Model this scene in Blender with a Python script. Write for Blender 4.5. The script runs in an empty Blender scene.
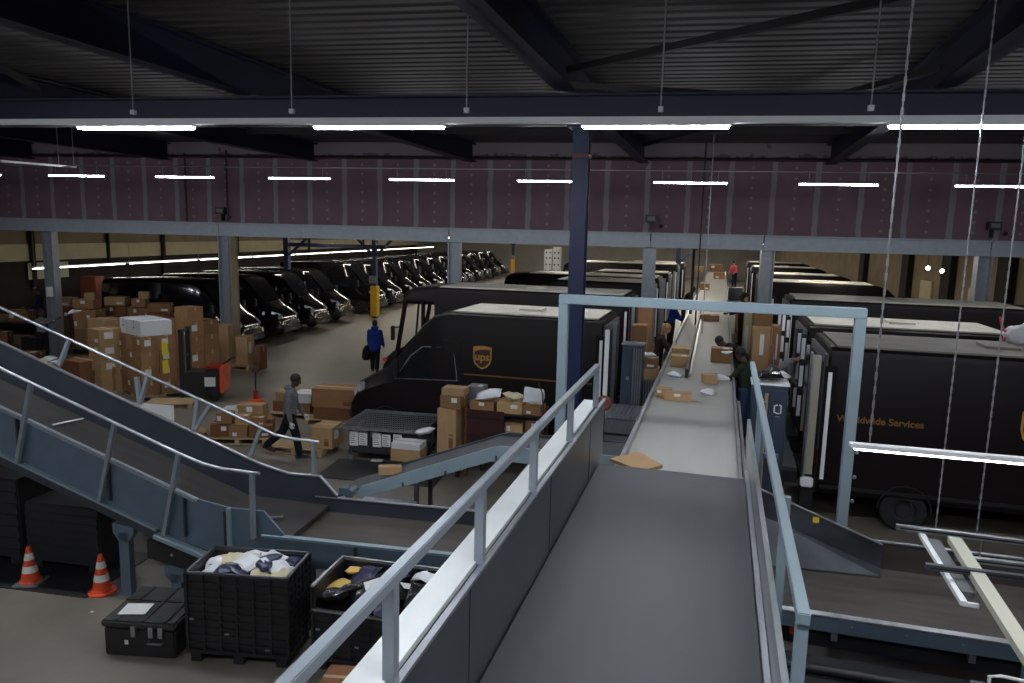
import bpy, bmesh, math, random
from mathutils import Vector, Matrix, noise
random.seed(11)
PI = math.pi
COL = bpy.context.scene.collection

# ---------------------------------------------------------------- camera geometry
F, CX, CY, H = 735.0, 512.0, 341.5, 4.8
def _cam_axes():
    vy = (723.0 - CX, 237.0 - CY); roll = 0.024
    y = Vector((vy[0], vy[1], F)).normalized()
    t = -(vy[0]**2 + vy[1]**2 + F*F) / (vy[0] + vy[1]*roll)
    x = Vector((vy[0] + t, vy[1] + t*roll, F)).normalized()
    if x.x < 0: x = -x
    z = x.cross(y)
    if z.y > 0: z = -z
    return x, y, z
AX, AY, AZ = _cam_axes()
def ray(px, py):
    c = Vector((px - CX, py - CY, F))
    return Vector((AX.dot(c), AY.dot(c), AZ.dot(c)))
def G(px, py, z=0.0):                       # the place's point at height z seen there
    r = ray(px, py); t = (z - H) / r.z
    return Vector((r.x*t, r.y*t, z))
def onY(px, py, y):
    r = ray(px, py); t = y / r.y
    return Vector((r.x*t, y, H + r.z*t))
BA = math.radians(5.4)
cb, sb = math.cos(BA), math.sin(BA)
def W(x, y, z=0.0):                         # building grid -> world
    return Vector((x*cb - y*sb, x*sb + y*cb, z))
def B(p):
    return Vector((p[0]*cb + p[1]*sb, -p[0]*sb + p[1]*cb, p[2]))
def onB(px, py, d):
    r = ray(px, py); t = d / (-r.x*sb + r.y*cb)
    return Vector((r.x*t, r.y*t, H + r.z*t))

# ---------------------------------------------------------------- materials
MATS = {}
def mat(name, col, rough=0.5, metal=0.0, spec=0.5, noise_amt=0.0, nscale=8.0, bump=0.0, bscale=40.0, emit=None, estr=0.0,
        rnd=0.0, coat=0.0, stretch=None, col2=None, rough_var=0.0):
    if name in MATS: return MATS[name]
    m = bpy.data.materials.new(name); m.use_nodes = True
    nt = m.node_tree; N = nt.nodes; L = nt.links
    p = N['Principled BSDF']
    p.inputs['Base Color'].default_value = (*col, 1); p.inputs['Roughness'].default_value = rough
    p.inputs['Metallic'].default_value = metal; p.inputs['Specular IOR Level'].default_value = spec
    p.inputs['Coat Weight'].default_value = coat; p.inputs['Coat Roughness'].default_value = 0.08
    src = None
    tc = N.new('ShaderNodeTexCoord'); vec = tc.outputs['Object']
    if stretch:
        mp = N.new('ShaderNodeMapping'); mp.inputs['Scale'].default_value = stretch
        L.new(vec, mp.inputs['Vector']); vec = mp.outputs['Vector']
    if noise_amt > 0 or col2:
        n = N.new('ShaderNodeTexNoise'); n.inputs['Scale'].default_value = nscale; n.inputs['Detail'].default_value = 6
        L.new(vec, n.inputs['Vector'])
        r = N.new('ShaderNodeValToRGB')
        c2 = col2 if col2 else tuple(c*(1-noise_amt) for c in col)
        r.color_ramp.elements[0].position = 0.35; r.color_ramp.elements[1].position = 0.68
        r.color_ramp.elements[0].color = (*c2, 1); r.color_ramp.elements[1].color = (*col, 1)
        L.new(n.outputs['Fac'], r.inputs['Fac']); src = r.outputs['Color']
        if rough_var > 0:
            mr = N.new('ShaderNodeMapRange'); mr.inputs['To Min'].default_value = max(0.02, rough-rough_var)
            mr.inputs['To Max'].default_value = rough+rough_var
            L.new(n.outputs['Fac'], mr.inputs['Value']); L.new(mr.outputs['Result'], p.inputs['Roughness'])
    if rnd > 0:
        oi = N.new('ShaderNodeObjectInfo'); hs = N.new('ShaderNodeHueSaturation')
        mr = N.new('ShaderNodeMapRange'); mr.inputs['To Min'].default_value = 1-rnd; mr.inputs['To Max'].default_value = 1+rnd*0.6
        L.new(oi.outputs['Random'], mr.inputs['Value']); L.new(mr.outputs['Result'], hs.inputs['Value'])
        if src: L.new(src, hs.inputs['Color'])
        else: hs.inputs['Color'].default_value = (*col, 1)
        src = hs.outputs['Color']
    if src: L.new(src, p.inputs['Base Color'])
    if bump > 0:
        n2 = N.new('ShaderNodeTexNoise'); n2.inputs['Scale'].default_value = bscale; n2.inputs['Detail'].default_value = 4
        L.new(vec, n2.inputs['Vector'])
        bp = N.new('ShaderNodeBump'); bp.inputs['Strength'].default_value = bump; bp.inputs['Distance'].default_value = 0.02
        L.new(n2.outputs['Fac'], bp.inputs['Height']); L.new(bp.outputs['Normal'], p.inputs['Normal'])
    if emit:
        p.inputs['Emission Color'].default_value = (*emit, 1); p.inputs['Emission Strength'].default_value = estr
    MATS[name] = m
    return m

M_floor = mat('concrete_floor', (.20, .18, .15), .42, 0, .4, .38, .7, bump=.15, bscale=9, rough_var=.12)
M_belt = mat('dark_rubber_belt', (.075, .077, .088), .5, 0, .4, .22, 1.6, stretch=(3, .35, 1), rough_var=.1)
M_beltfar = mat('grey_slider_belt', (.36, .36, .34), .5, 0, .4, .1, 1.4, stretch=(2, .4, 1))
M_belt2 = mat('worn_rubber_belt', (.085, .075, .068), .6, 0, .3, .3, 2.5, stretch=(.5, 3, 1))
M_belt3 = mat('dark_incline_belt', (.046, .042, .042), .6, 0, .3, .25, 2.5, stretch=(.5, 3, 1))
M_galv = mat('brushed_steel_sheet', (.50, .53, .57), .33, .85, .5, .3, 3, stretch=(3, .6, 3), rough_var=.12)
M_ledge = mat('pale_steel_ledge', (.78, .82, .83), .42, .25, .5, .08, 3)
M_darksheet = mat('dark_steel_sheet', (.115, .125, .145), .38, .6, .5, .35, 2.5, rough_var=.1)
M_bluegrey = mat('blue_grey_paint', (.125, .175, .235), .42, .1, .5, .15, 4)
M_paleblue = mat('pale_blue_grey_paint', (.26, .34, .39), .45, .1, .5, .08, 4)
M_rail = mat('grey_tube_paint', (.30, .34, .39), .35, .3, .5, .1, 6)
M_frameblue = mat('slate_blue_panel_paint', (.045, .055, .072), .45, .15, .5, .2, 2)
M_navy = mat('navy_steel_paint', (.008, .014, .055), .45, .1, .5, .1, 3)
M_roofbeam = mat('roof_beam_paint', (.0045, .007, .026), .5, .1)
M_deck = None
M_purlin = mat('dark_purlin_steel', (.03, .027, .03), .6, .3)
M_mezz = mat('mezzanine_beam_paint', (.38, .43, .49), .5, .15, .5, .12, 5)
M_postgrey = mat('galvanised_post', (.32, .35, .39), .4, .5, .5, .15, 6)
M_brown = mat('dark_brown_van_paint', (.008, .005, .006), .48, 0, .22)
M_black = mat('gloss_black_van_paint', (.008, .008, .010), .12, 0, .6, coat=1.0)
M_roofw = mat('white_fibreglass_roof', (.80, .77, .68), .55, 0, .4, .2, 2)
M_roofg = mat('grey_van_roof', (.38, .39, .42), .5, 0, .4, .2, 2)
M_glass = mat('dark_tinted_glass', (.012, .014, .018), .05, 0, .8, coat=.6)
M_lamp = mat('headlamp_plastic', (.55, .58, .62), .12, .3, .8)
M_red = mat('red_lens', (.25, .02, .015), .2)
M_orange = mat('orange_paint', (.62, .085, .02), .4)
M_tyre = mat('tyre_rubber', (.012, .012, .013), .8)
M_rim = mat('wheel_rim_metal', (.07, .07, .075), .4, .7)
M_plastic = mat('black_plastic', (.016, .016, .018), .45, 0, .5, .2, 6)
M_bin = mat('black_bin_plastic', (.017, .017, .02), .5, 0, .5, .25, 5)
M_card = mat('brown_cardboard', (.30, .165, .08), .8, 0, .2, .12, 5, rnd=.28)
M_cardt = mat('tan_cardboard', (.42, .27, .14), .8, 0, .2, .1, 5, rnd=.2)
M_cardd = mat('reddish_cardboard', (.20, .09, .045), .8, 0, .2, .15, 5, rnd=.25)
M_tape = mat('parcel_tape', (.40, .28, .16), .3, 0, .5)
M_ytape = mat('yellow_tape', (.75, .62, .03), .5)
M_white = mat('white_paper', (.70, .70, .70), .7, 0, .3, .06, 5)
M_wcard = mat('white_carton', (.62, .64, .66), .6, 0, .3, .05, 4)
M_cream = mat('cream_polybag', (.62, .55, .36), .45, 0, .5, .15, 6)
M_wbag = mat('white_polybag', (.72, .74, .78), .35, 0, .5, .08, 6)
M_nbag = mat('navy_polybag', (.018, .022, .07), .3, 0, .5, .3, 8)
M_kbag = mat('black_polybag', (.012, .012, .016), .22, 0, .6, .2, 8)
M_ybag = mat('mustard_polybag', (.62, .42, .10), .45, 0, .5, .15, 6)
M_wood = mat('pallet_wood', (.48, .35, .20), .75, 0, .2, .3, 6, stretch=(1, 6, 1))
M_chrome = mat('zinc_wire', (.48, .52, .56), .3, .8)
M_yellow = mat('yellow_guard_paint', (.60, .36, .02), .5, 0, .4, .15, 5)
M_rustb = mat('red_brown_paint', (.16, .045, .03), .55, 0, .4, .15, 5)
M_conew = mat('cone_white_band', (.75, .75, .72), .4)
M_cone = mat('cone_orange', (.72, .075, .02), .5)
M_skinD = mat('dark_brown_skin', (.07, .035, .022), .5)
M_skinL = mat('light_skin', (.45, .26, .18), .5)
M_hairK = mat('black_hair', (.008, .007, .007), .6)
M_hairB = mat('light_brown_hair', (.28, .16, .07), .6)
M_greyC = mat('grey_hoodie_cloth', (.15, .155, .165), .9, 0, .2, .15, 12, bump=.3)
M_blackC = mat('black_cloth', (.010, .010, .013), .9, 0, .2)
M_navyC = mat('navy_cloth', (.014, .016, .035), .9, 0, .2)
M_blueC = mat('royal_blue_cloth', (.012, .035, .22), .85, 0, .2, .15, 10)
M_jeans = mat('blue_denim', (.04, .075, .14), .9, 0, .2, .2, 14)
M_green = mat('dark_olive_cloth', (.028, .034, .02), .9, 0, .2)
M_brownC = mat('brown_uniform_cloth', (.035, .02, .015), .9, 0, .2)
M_pink = mat('pink_cloth', (.65, .08, .12), .8, 0, .2)
M_shoe = mat('dark_shoe', (.02, .016, .014), .6)
M_glove = mat('white_work_glove', (.62, .62, .62), .8)
M_gold = mat('gold_print', (.48, .25, .055), .5, 0, .4)
M_gold2 = mat('dim_gold_lettering', (.20, .095, .03), .6, 0, .3)
M_ups = mat('shield_brown_print', (.045, .018, .008), .5)
M_led = mat('led_tube_light', (1, 1, 1), .5, emit=(.90, .95, 1.0), estr=150)
M_ledfar = mat('led_tube_far', (1, 1, 1), .5, emit=(.93, .95, 1.0), estr=95)
M_ledw = mat('added_led_warm', (1, 1, 1), .5, emit=(1.0, .93, .80), estr=34)
M_ledlow = mat('led_batten_face', (1, 1, 1), .5, emit=(.92, .96, 1.0), estr=14)
M_spot = mat('spot_lamp_face', (1, 1, 1), .5, emit=(1, 1, 1), estr=25)
M_trunk = mat('white_trunking', (.92, .93, .97), .4, .1)
M_wire = mat('steel_wire', (.40, .40, .42), .4, .7)
M_pipe = mat('dark_red_pipe', (.022, .006, .008), .5)
M_walltan = mat('tan_wall_panel', (.26, .205, .135), .8, 0, .2, .2, 1.2)
M_wallcream = mat('cream_wall_band', (.56, .49, .32), .8, 0, .2, .12, 1.5)
M_wallgrey = mat('grey_back_wall', (.34, .32, .29), .8, 0, .2, .15, .8)
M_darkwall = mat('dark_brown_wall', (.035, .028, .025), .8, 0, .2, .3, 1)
M_dark = mat('dark_paint_and_shade', (.012, .012, .014), .8)  # near black; also stands for shade at truck rears and under conveyors
M_bluecab = mat('dark_blue_cabinet_paint', (.055, .075, .12), .4, .3, .5, .15, 4)
M_carriergrey = mat('grey_box_plastic', (.16, .17, .185), .5, 0, .4, .15, 6)

def deck_material():
    m = bpy.data.materials.new('corrugated_roof_deck'); m.use_nodes = True
    nt = m.node_tree; N = nt.nodes; L = nt.links; p = N['Principled BSDF']
    tc = N.new('ShaderNodeTexCoord'); wv = N.new('ShaderNodeTexWave'); wv.bands_direction = 'Y'
    wv.inputs['Scale'].default_value = 1.05; wv.inputs['Distortion'].default_value = .0
    L.new(tc.outputs['Object'], wv.inputs['Vector'])
    n = N.new('ShaderNodeTexNoise'); n.inputs['Scale'].default_value = 2.2
    mp = N.new('ShaderNodeMapping'); mp.inputs['Scale'].default_value = (.12, 3, 1)
    L.new(tc.outputs['Object'], mp.inputs['Vector']); L.new(mp.outputs['Vector'], n.inputs['Vector'])
    r = N.new('ShaderNodeValToRGB'); r.color_ramp.elements[0].color = (.030, .026, .028, 1); r.color_ramp.elements[1].color = (.075, .066, .068, 1)
    r.color_ramp.elements[0].position = .35; r.color_ramp.elements[1].position = .65
    L.new(n.outputs['Fac'], r.inputs['Fac']); L.new(r.outputs['Color'], p.inputs['Base Color'])
    bp = N.new('ShaderNodeBump'); bp.inputs['Strength'].default_value = .9; bp.inputs['Distance'].default_value = .06
    L.new(wv.outputs['Fac'], bp.inputs['Height']); L.new(bp.outputs['Normal'], p.inputs['Normal'])
    p.inputs['Roughness'].default_value = .6
    return m
M_deck = deck_material()

def plaster_material():
    m = bpy.data.materials.new('pink_plasterboard'); m.use_nodes = True
    nt = m.node_tree; N = nt.nodes; L = nt.links; p = N['Principled BSDF']
    def math_(op, a, b=None, c=None):
        n = N.new('ShaderNodeMath'); n.operation = op
        for i, v in enumerate((a, b, c)):
            if v is None: continue
            if hasattr(v, 'links'): L.new(v, n.inputs[i])
            else: n.inputs[i].default_value = v
        return n.outputs[0]
    tc = N.new('ShaderNodeTexCoord'); sp = N.new('ShaderNodeSeparateXYZ'); L.new(tc.outputs['Object'], sp.inputs[0])
    nz = N.new('ShaderNodeTexNoise'); nz.inputs['Scale'].default_value = 3.0; nz.inputs['Detail'].default_value = 5
    L.new(tc.outputs['Object'], nz.inputs['Vector'])
    wob = math_('MULTIPLY', math_('SUBTRACT', nz.outputs['Fac'], .5), .09)
    x = math_('ADD', sp.outputs['X'], wob)
    # joints every 1.2 m
    fx = math_('FRACT', math_('DIVIDE', math_('ADD', x, 100.32), 1.2))
    dist = math_('ABSOLUTE', math_('SUBTRACT', fx, .5))
    joint = math_('LESS_THAN', dist, .065)
    edge = math_('GREATER_THAN', math_('ADD', sp.outputs['Z'], math_('MULTIPLY', math_('SUBTRACT', nz.outputs['Fac'], .5), .5)), 7.12)
    # filled screw heads halfway between joints
    sx = math_('ABSOLUTE', math_('SUBTRACT', math_('FRACT', math_('DIVIDE', math_('ADD', sp.outputs['X'], 100.32), 1.2)), 0.0))
    sx2 = math_('MINIMUM', sx, math_('SUBTRACT', 1.0, sx))
    sz = math_('ABSOLUTE', math_('SUBTRACT', math_('FRACT', math_('DIVIDE', sp.outputs['Z'], .29)), .5))
    rr = math_('ADD', math_('POWER', math_('MULTIPLY', sx2, 1.2), 2.0), math_('POWER', math_('MULTIPLY', sz, .29), 2.0))
    n3 = N.new('ShaderNodeTexNoise'); n3.inputs['Scale'].default_value = 1.7; L.new(tc.outputs['Object'], n3.inputs['Vector'])
    dot = math_('LESS_THAN', rr, math_('MULTIPLY', n3.outputs['Fac'], .0034))
    filler = math_('MAXIMUM', joint, edge)
    filler = math_('MULTIPLY', filler, math_('GREATER_THAN', n3.outputs['Fac'], .25))
    mx = N.new('ShaderNodeMix'); mx.data_type = 'RGBA'
    r = N.new('ShaderNodeValToRGB'); r.color_ramp.elements[0].color = (.135, .082, .104, 1); r.color_ramp.elements[1].color = (.20, .128, .158, 1)
    L.new(n3.outputs['Fac'], r.inputs['Fac'])
    L.new(r.outputs['Color'], mx.inputs[6]); mx.inputs[7].default_value = (.27, .25, .285, 1)
    fac = math_('MAXIMUM', math_('MULTIPLY', filler, .8), math_('MULTIPLY', dot, .75))
    L.new(fac, mx.inputs[0]); L.new(mx.outputs[2], p.inputs['Base Color']); p.inputs['Roughness'].default_value = .85
    return m
M_pinkwall = plaster_material()

# ---------------------------------------------------------------- mesh helpers
class MB:
    def __init__(s): s.v = []; s.f = []; s.sm = []
    def add(s, vs, fs, smooth=False):
        o = len(s.v); s.v += [tuple(v) for v in vs]; s.f += [tuple(i+o for i in f) for f in fs]; s.sm += [smooth]*len(fs)
        return s
    def box(s, c, d, rz=0.0, M=None):
        x, y, z = d[0]/2, d[1]/2, d[2]/2
        R = M if M is not None else Matrix.Rotation(rz, 3, 'Z')
        vs = [Vector(c) + R @ Vector((a*x, b*y, e*z)) for a in (-1, 1) for b in (-1, 1) for e in (-1, 1)]
        return s.add(vs, [(0, 1, 3, 2), (4, 6, 7, 5), (0, 4, 5, 1), (2, 3, 7, 6), (0, 2, 6, 4), (1, 5, 7, 3)])
    def lo(s, x0, x1, y0, y1, z0, z1):
        return s.box(((x0+x1)/2, (y0+y1)/2, (z0+z1)/2), (abs(x1-x0), abs(y1-y0), abs(z1-z0)))
    def bar(s, a, b, w, h=None, up=(0, 0, 1)):
        h = w if h is None else h
        a, b = Vector(a), Vector(b); d = (b-a); l = d.length; d.normalize()
        u = Vector(up)
        if abs(d.dot(u)) > .999: u = Vector((0, 1, 0))
        sd = d.cross(u).normalized(); u2 = sd.cross(d)
        M = Matrix((d, sd, u2)).transposed()
        return s.box((a+b)/2, (l, w, h), M=M)
    def tube(s, pts, r, n=10, cap=True, smooth=True):
        pts = [Vector(p) for p in pts]; rs = r if isinstance(r, (list, tuple)) else [r]*len(pts)
        base = []; prev = None
        for i, p in enumerate(pts):
            d = (pts[min(i+1, len(pts)-1)] - pts[max(i-1, 0)]).normalized()
            if prev is None:
                u = Vector((0, 0, 1)) if abs(d.z) < .9 else Vector((1, 0, 0))
                u = (u - d*u.dot(d)).normalized()
            else:
                u = (prev - d*prev.dot(d)).normalized()
            prev = u; w = d.cross(u)
            base += [p + (u*math.cos(2*PI*k/n) + w*math.sin(2*PI*k/n))*rs[i] for k in range(n)]
        fs = []
        for i in range(len(pts)-1):
            for k in range(n):
                fs.append((i*n+k, i*n+(k+1) % n, (i+1)*n+(k+1) % n, (i+1)*n+k))
        s.add(base, fs, smooth)
        if cap:
            m = len(pts)-1
            s.add(base[:n], [tuple(reversed(range(n)))]); s.add(base[m*n:], [tuple(range(n))])
        return s
    def lathe(s, prof, c=(0, 0, 0), n=20, axis='Z', smooth=True):
        vs = []; fs = []
        for r, z in prof:
            for k in range(n):
                a = 2*PI*k/n; p = (r*math.cos(a), r*math.sin(a), z)
                if axis == 'Y': p = (p[0], p[2], p[1])
                vs.append(Vector(c) + Vector(p))
        for i in range(len(prof)-1):
            for k in range(n):
                fs.append((i*n+k, i*n+(k+1) % n, (i+1)*n+(k+1) % n, (i+1)*n+k))
        return s.add(vs, fs, smooth)
    def prism(s, poly, a, b):                # poly: list of 3-D points, extruded by vector b-a
        d = Vector(b) - Vector(a); n = len(poly); P = [Vector(p) for p in poly]
        vs = P + [p + d for p in P]
        fs = [tuple(range(n)), tuple(reversed(range(n, 2*n)))] + [(i, (i+1) % n, (i+1) % n + n, i+n) for i in range(n)]
        return s.add(vs, fs)
    def loft(s, rings, smooth=True, caps=True):
        n = len(rings[0]); vs = [p for r in rings for p in r]; fs = []
        for i in range(len(rings)-1):
            for k in range(n):
                fs.append((i*n+k, i*n+(k+1) % n, (i+1)*n+(k+1) % n, (i+1)*n+k))
        s.add(vs, fs, smooth)
        if caps:
            s.add(rings[0], [tuple(range(n))]); s.add(rings[-1], [tuple(reversed(range(n)))])
        return s
    def sphere(s, c, r, n=10, m=8):
        r = r if isinstance(r, (tuple, list)) else (r, r, r)
        vs = []; fs = []
        for i in range(m+1):
            t = PI*i/m
            for k in range(n):
                a = 2*PI*k/n
                vs.append(Vector(c) + Vector((r[0]*math.sin(t)*math.cos(a), r[1]*math.sin(t)*math.sin(a), r[2]*math.cos(t))))
        for i in range(m):
            for k in range(n):
                fs.append((i*n+k, (i+1)*n+k, (i+1)*n+(k+1) % n, i*n+(k+1) % n))
        return s.add(vs, fs, True)
    def mesh(s, name, m, bevel=0, weld=True, sharp=40, sub=0):
        me = bpy.data.meshes.new(name); me.from_pydata(s.v, [], s.f)
        me.polygons.foreach_set('use_smooth', s.sm)
        bm = bmesh.new(); bm.from_mesh(me)
        if weld: bmesh.ops.remove_doubles(bm, verts=bm.verts, dist=1e-5)
        bmesh.ops.recalc_face_normals(bm, faces=bm.faces)
        if bevel > 0:
            es = [e for e in bm.edges if len(e.link_faces) == 2 and e.calc_face_angle(0) > .6]
            bmesh.ops.bevel(bm, geom=es, offset=bevel, segments=2, affect='EDGES', clamp_overlap=True)
        bm.to_mesh(me); bm.free()
        if any(s.sm): me.set_sharp_from_angle(angle=math.radians(sharp))
        me.materials.append(m)
        return me
    def build(s, name, m, parent=None, **k):
        o = bpy.data.objects.new(name, s.mesh(name, m, **k)); COL.objects.link(o)
        if parent: o.parent = parent
        return o
def tag(o, label=None, cat=None, group=None, kind=None):
    if label: o['label'] = label
    if cat: o['category'] = cat
    if group: o['group'] = group
    if kind: o['kind'] = kind
    return o
def empty(name, loc=(0, 0, 0), rz=0.0, label=None, cat=None, group=None):
    o = bpy.data.objects.new(name, None); COL.objects.link(o); o.empty_display_size = .2
    o.location = loc; o.rotation_euler = (0, 0, rz)
    return tag(o, label, cat, group)
KIDS = {}
def children(o): return [c for c in bpy.data.objects if c.parent == o]
def copy_tree(o, parent=None, cache={}):
    c = o.copy(); COL.objects.link(c)
    if parent: c.parent = parent
    if o.name not in cache: cache[o.name] = children(o)
    for ch in list(cache[o.name]): copy_tree(ch, c)
    return c
def place(o, loc, rz=0.0, label=None, group=None, scale=None):
    o.location = loc; o.rotation_euler = (0, 0, rz)
    if label: o['label'] = label
    if group: o['group'] = group
    if scale: o.scale = scale
    return o
def struct(name, mb, m, **k):
    return tag(mb.build(name, m, **k), kind='structure')

# ================================================================ SETTING
fl = MB(); fl.add([W(-45, -8), W(24, -8), W(24, 95), W(-45, 95)], [(0, 1, 2, 3)])
struct('floor', fl, M_floor)
def bobj(name, mb, m, **k):                 # built in the building grid, turned into place
    o = mb.build(name, m, **k); o.rotation_euler = (0, 0, BA); return o
o = bobj('wall_middle', MB().lo(-44, 22, 22.75, 22.9, 4.88, 7.6), M_pinkwall); tag(o, kind='structure')
o = bobj('ceiling', MB().lo(-44, 22, -7, 22.9, 7.5, 7.62), M_deck); tag(o, kind='structure')
o = bobj('wall_left', MB().lo(-28.3, -28.1, 22.9, 92, 0, 2.95), M_darkwall); tag(o, kind='structure')
o = bobj('trim_1', MB().lo(-28.32, -28.05, 22.9, 92, 2.95, 3.72), M_wallcream); tag(o, kind='structure')
o = bobj('trim_2', MB().lo(-28.3, -28.1, 22.9, 92, 3.72, 4.6), M_walltan); tag(o, kind='structure')
o = bobj('wall_back', MB().lo(-28.3, 20, 88, 88.3, 0, 4.6), M_wallgrey); tag(o, kind='structure')
o = bobj('trim_3', MB().lo(-28.1, 2, 87.9, 88.0, 3.3, 4.1), M_wallcream); tag(o, kind='structure')
o = bobj('wall_right', MB().lo(13.6, 13.8, 22.9, 88, 0, 4.6), M_walltan); tag(o, kind='structure')
o = bobj('ceiling_lower', MB().lo(-28.4, 20, 22.92, 88.4, 4.62, 4.85), M_darkwall); tag(o, kind='structure')
o = bobj('wall_far_left', MB().lo(-44, -43.8, -7, 22.9, 0, 7.5), M_darkwall); tag(o, kind='structure')
o = bobj('wall_front', MB().lo(-44, 22, -7.1, -6.9, 0, 7.5), M_darkwall); tag(o, kind='structure')
o = bobj('wall_side', MB().lo(21.8, 22, -7, 22.9, 0, 7.5), M_darkwall); tag(o, kind='structure')
# wall behind the parcel area at the far end of the front hall
o = bobj('trim_4', MB().lo(-44, -28.3, 22.95, 23.1, 0, 4.44), M_darkwall); tag(o, kind='structure')

# mezzanine edge beam: channel in spans between the joints
joints = [-40.0, -30.2, -22.3, -14.15, -6.2, 0.05, 3.3, 9.35, 20.5]
spw = ['outermost', 'second', 'third', 'span ending at the column near the stacker', 'span over the aisle', 'span over the docked step van', 'short span over the sorting belt', 'span over the parked brown trucks', 'end']
names_b = ['grey mezzanine edge beam beyond the parcel cages', 'grey mezzanine edge beam over the parcel cages and wall panels', 'grey mezzanine edge beam above the grey and dark workers',
           'grey mezzanine edge beam above the row of parked black vans', 'grey mezzanine edge beam crossed by the navy column', 'short grey mezzanine edge beam above the sorting belt',
           'grey mezzanine edge beam above the docked trucks beside the belt', 'grey mezzanine edge beam beyond the outer truck column']
for i in range(len(joints)-1):
    m = MB(); a, b = joints[i]+.015, joints[i+1]-.015
    m.lo(a, b, 22.62, 22.66, 4.46, 4.86); m.lo(a, b, 22.52, 22.74, 4.84, 4.88); m.lo(a, b, 22.52, 22.74, 4.44, 4.47)
    o = bobj('edge_beam', m, M_mezz); tag(o, names_b[i], 'beam', 'mezzanine edge beams')
# support posts (H profile)
pl = ['grey steel post with a white notice, behind the two workers', 'grey steel post standing by the tall cartons and parked vans', 'grey steel post behind the docked step van',
      'grey steel post just before the sorting belt walkway', 'grey steel post on the truck side of the sorting belt', 'outermost grey steel post beyond the parked trucks']
for (bxp, lab) in zip([-20.7, -13.96, -6.02, 0.04, 3.44, 9.22], pl):
    t = empty('support_post', W(bxp, 22.7, 0), BA, lab, 'post', 'mezzanine posts')
    MB().lo(-.17, .17, -.012, .012, 0, 4.44).build('web', M_postgrey, t)
    for s in (-1, 1):
        MB().lo(s*.17-.02, s*.17+.02, -.15, .15, 0, 4.44).build('flange', M_postgrey, t)
    MB().lo(-.25, .25, -.22, .22, 0, .03).build('base_plate', M_postgrey, t)
    if bxp == -20.7:
        tag(MB().lo(-.13, .13, -.17, -.16, 2.15, 2.5).build('notice', M_white, t), 'white paper notice')
# tan boards on the post by the cartons
t = bobj('wall_board', MB().lo(-13.72, -13.5, 22.62, 22.7, .9, 4.4), M_walltan); tag(t, 'tan board strip fixed along the post by the tall cartons', 'board')

# dark pipes and uprights on the left wall
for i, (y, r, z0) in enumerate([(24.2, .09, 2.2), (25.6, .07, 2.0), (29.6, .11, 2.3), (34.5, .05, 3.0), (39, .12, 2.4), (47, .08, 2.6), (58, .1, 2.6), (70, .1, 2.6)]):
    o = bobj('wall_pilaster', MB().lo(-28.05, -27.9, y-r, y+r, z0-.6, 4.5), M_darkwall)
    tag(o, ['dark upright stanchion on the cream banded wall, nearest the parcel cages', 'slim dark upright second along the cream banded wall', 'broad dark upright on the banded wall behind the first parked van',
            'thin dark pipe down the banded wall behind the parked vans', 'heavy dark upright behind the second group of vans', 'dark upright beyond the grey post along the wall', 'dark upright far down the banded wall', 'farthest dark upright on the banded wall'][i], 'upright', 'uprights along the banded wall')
# panels and dark uprights on the right wall
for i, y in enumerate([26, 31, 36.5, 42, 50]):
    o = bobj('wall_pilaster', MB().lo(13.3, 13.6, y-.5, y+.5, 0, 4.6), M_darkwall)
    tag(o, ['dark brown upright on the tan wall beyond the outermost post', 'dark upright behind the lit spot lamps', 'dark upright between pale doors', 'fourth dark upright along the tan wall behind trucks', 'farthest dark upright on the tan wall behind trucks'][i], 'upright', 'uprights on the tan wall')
for i, y in enumerate([33.6, 39.3]):
    o = bobj('door_%d' % (i+1), MB().lo(13.5, 13.6, y-.75, y+.75, 0, 2.9), M_wallcream); tag(o, kind='structure')
for i, (px, py) in enumerate([(928, 268), (942, 271)]):
    p = onB(px, py, 30.0)
    t = empty('spot_lamp', p, 0, ['small lit round lamp near the red hose beyond the trucks', 'small lit round lamp nearer the outermost post'][i], 'lamp', 'spot lamps beyond the trucks')
    MB().lathe([(.0, .1), (.07, .1), (.09, 0)], axis='Y').build('housing', M_plastic, t)
    MB().lathe([(0, -.01), (.07, -.01), (.07, 0)], axis='Y').build('lens', M_spot, t)
    MB().bar((0, .05, 0), (0, .05, 4.6-p.z), .02).build('bracket', M_plastic, t)

# roof structure ----------------------------------------------------------
def ibeam(m, x0, x1, y0, y1, z0, z1, along):
    if along == 'y':
        c = (x0+x1)/2
        m.lo(x0, x1, y0, y1, z0, z0+.03); m.lo(x0, x1, y0, y1, z1-.03, z1); m.lo(c-.012, c+.012, y0, y1, z0, z1)
    else:
        c = (y0+y1)/2
        m.lo(x0, x1, y0, y1, z0, z0+.03); m.lo(x0, x1, y0, y1, z1-.03, z1); m.lo(x0, x1, c-.012, c+.012, z0, z1)
m = MB(); ibeam(m, -42, 21, 11.3, 11.62, 6.42, 6.86, 'x'); 
o = bobj('main_roof_beam', m, M_roofbeam); tag(o, 'long navy steel girder carried by the navy column above the light line', 'beam')
rb = ['navy rafter farthest out over the parcel cages', 'navy rafter over the trolleys and stacker', 'navy rafter meeting the top corner above the incline conveyor', 'navy rafter ending above the navy column',
      'navy rafter running over the docked trucks beside the belt', 'navy rafter at the outer edge beyond the truck wall', 'outermost navy rafter over the trucks']
for i, x in enumerate([-23.2, -18.0, -12.8, -7.6, -2.4, 2.8, 8.0]):
    yend = 22.7/cb + x*math.tan(BA) - .05
    m = MB(); ibeam(m, x-.15, x+.15, -5.5, yend, 6.9, 7.45, 'y')
    o = m.build('roof_rafter', M_roofbeam); tag(o, 'navy steel rafter ' + ['far out over the parcel cages', 'over the pallets and stacker', 'over the parked vans side', 'over the incline conveyor', 'ending above the navy column', 'over the near docked truck', 'at the far corner over the trucks'][i], 'beam', 'roof rafters')
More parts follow.
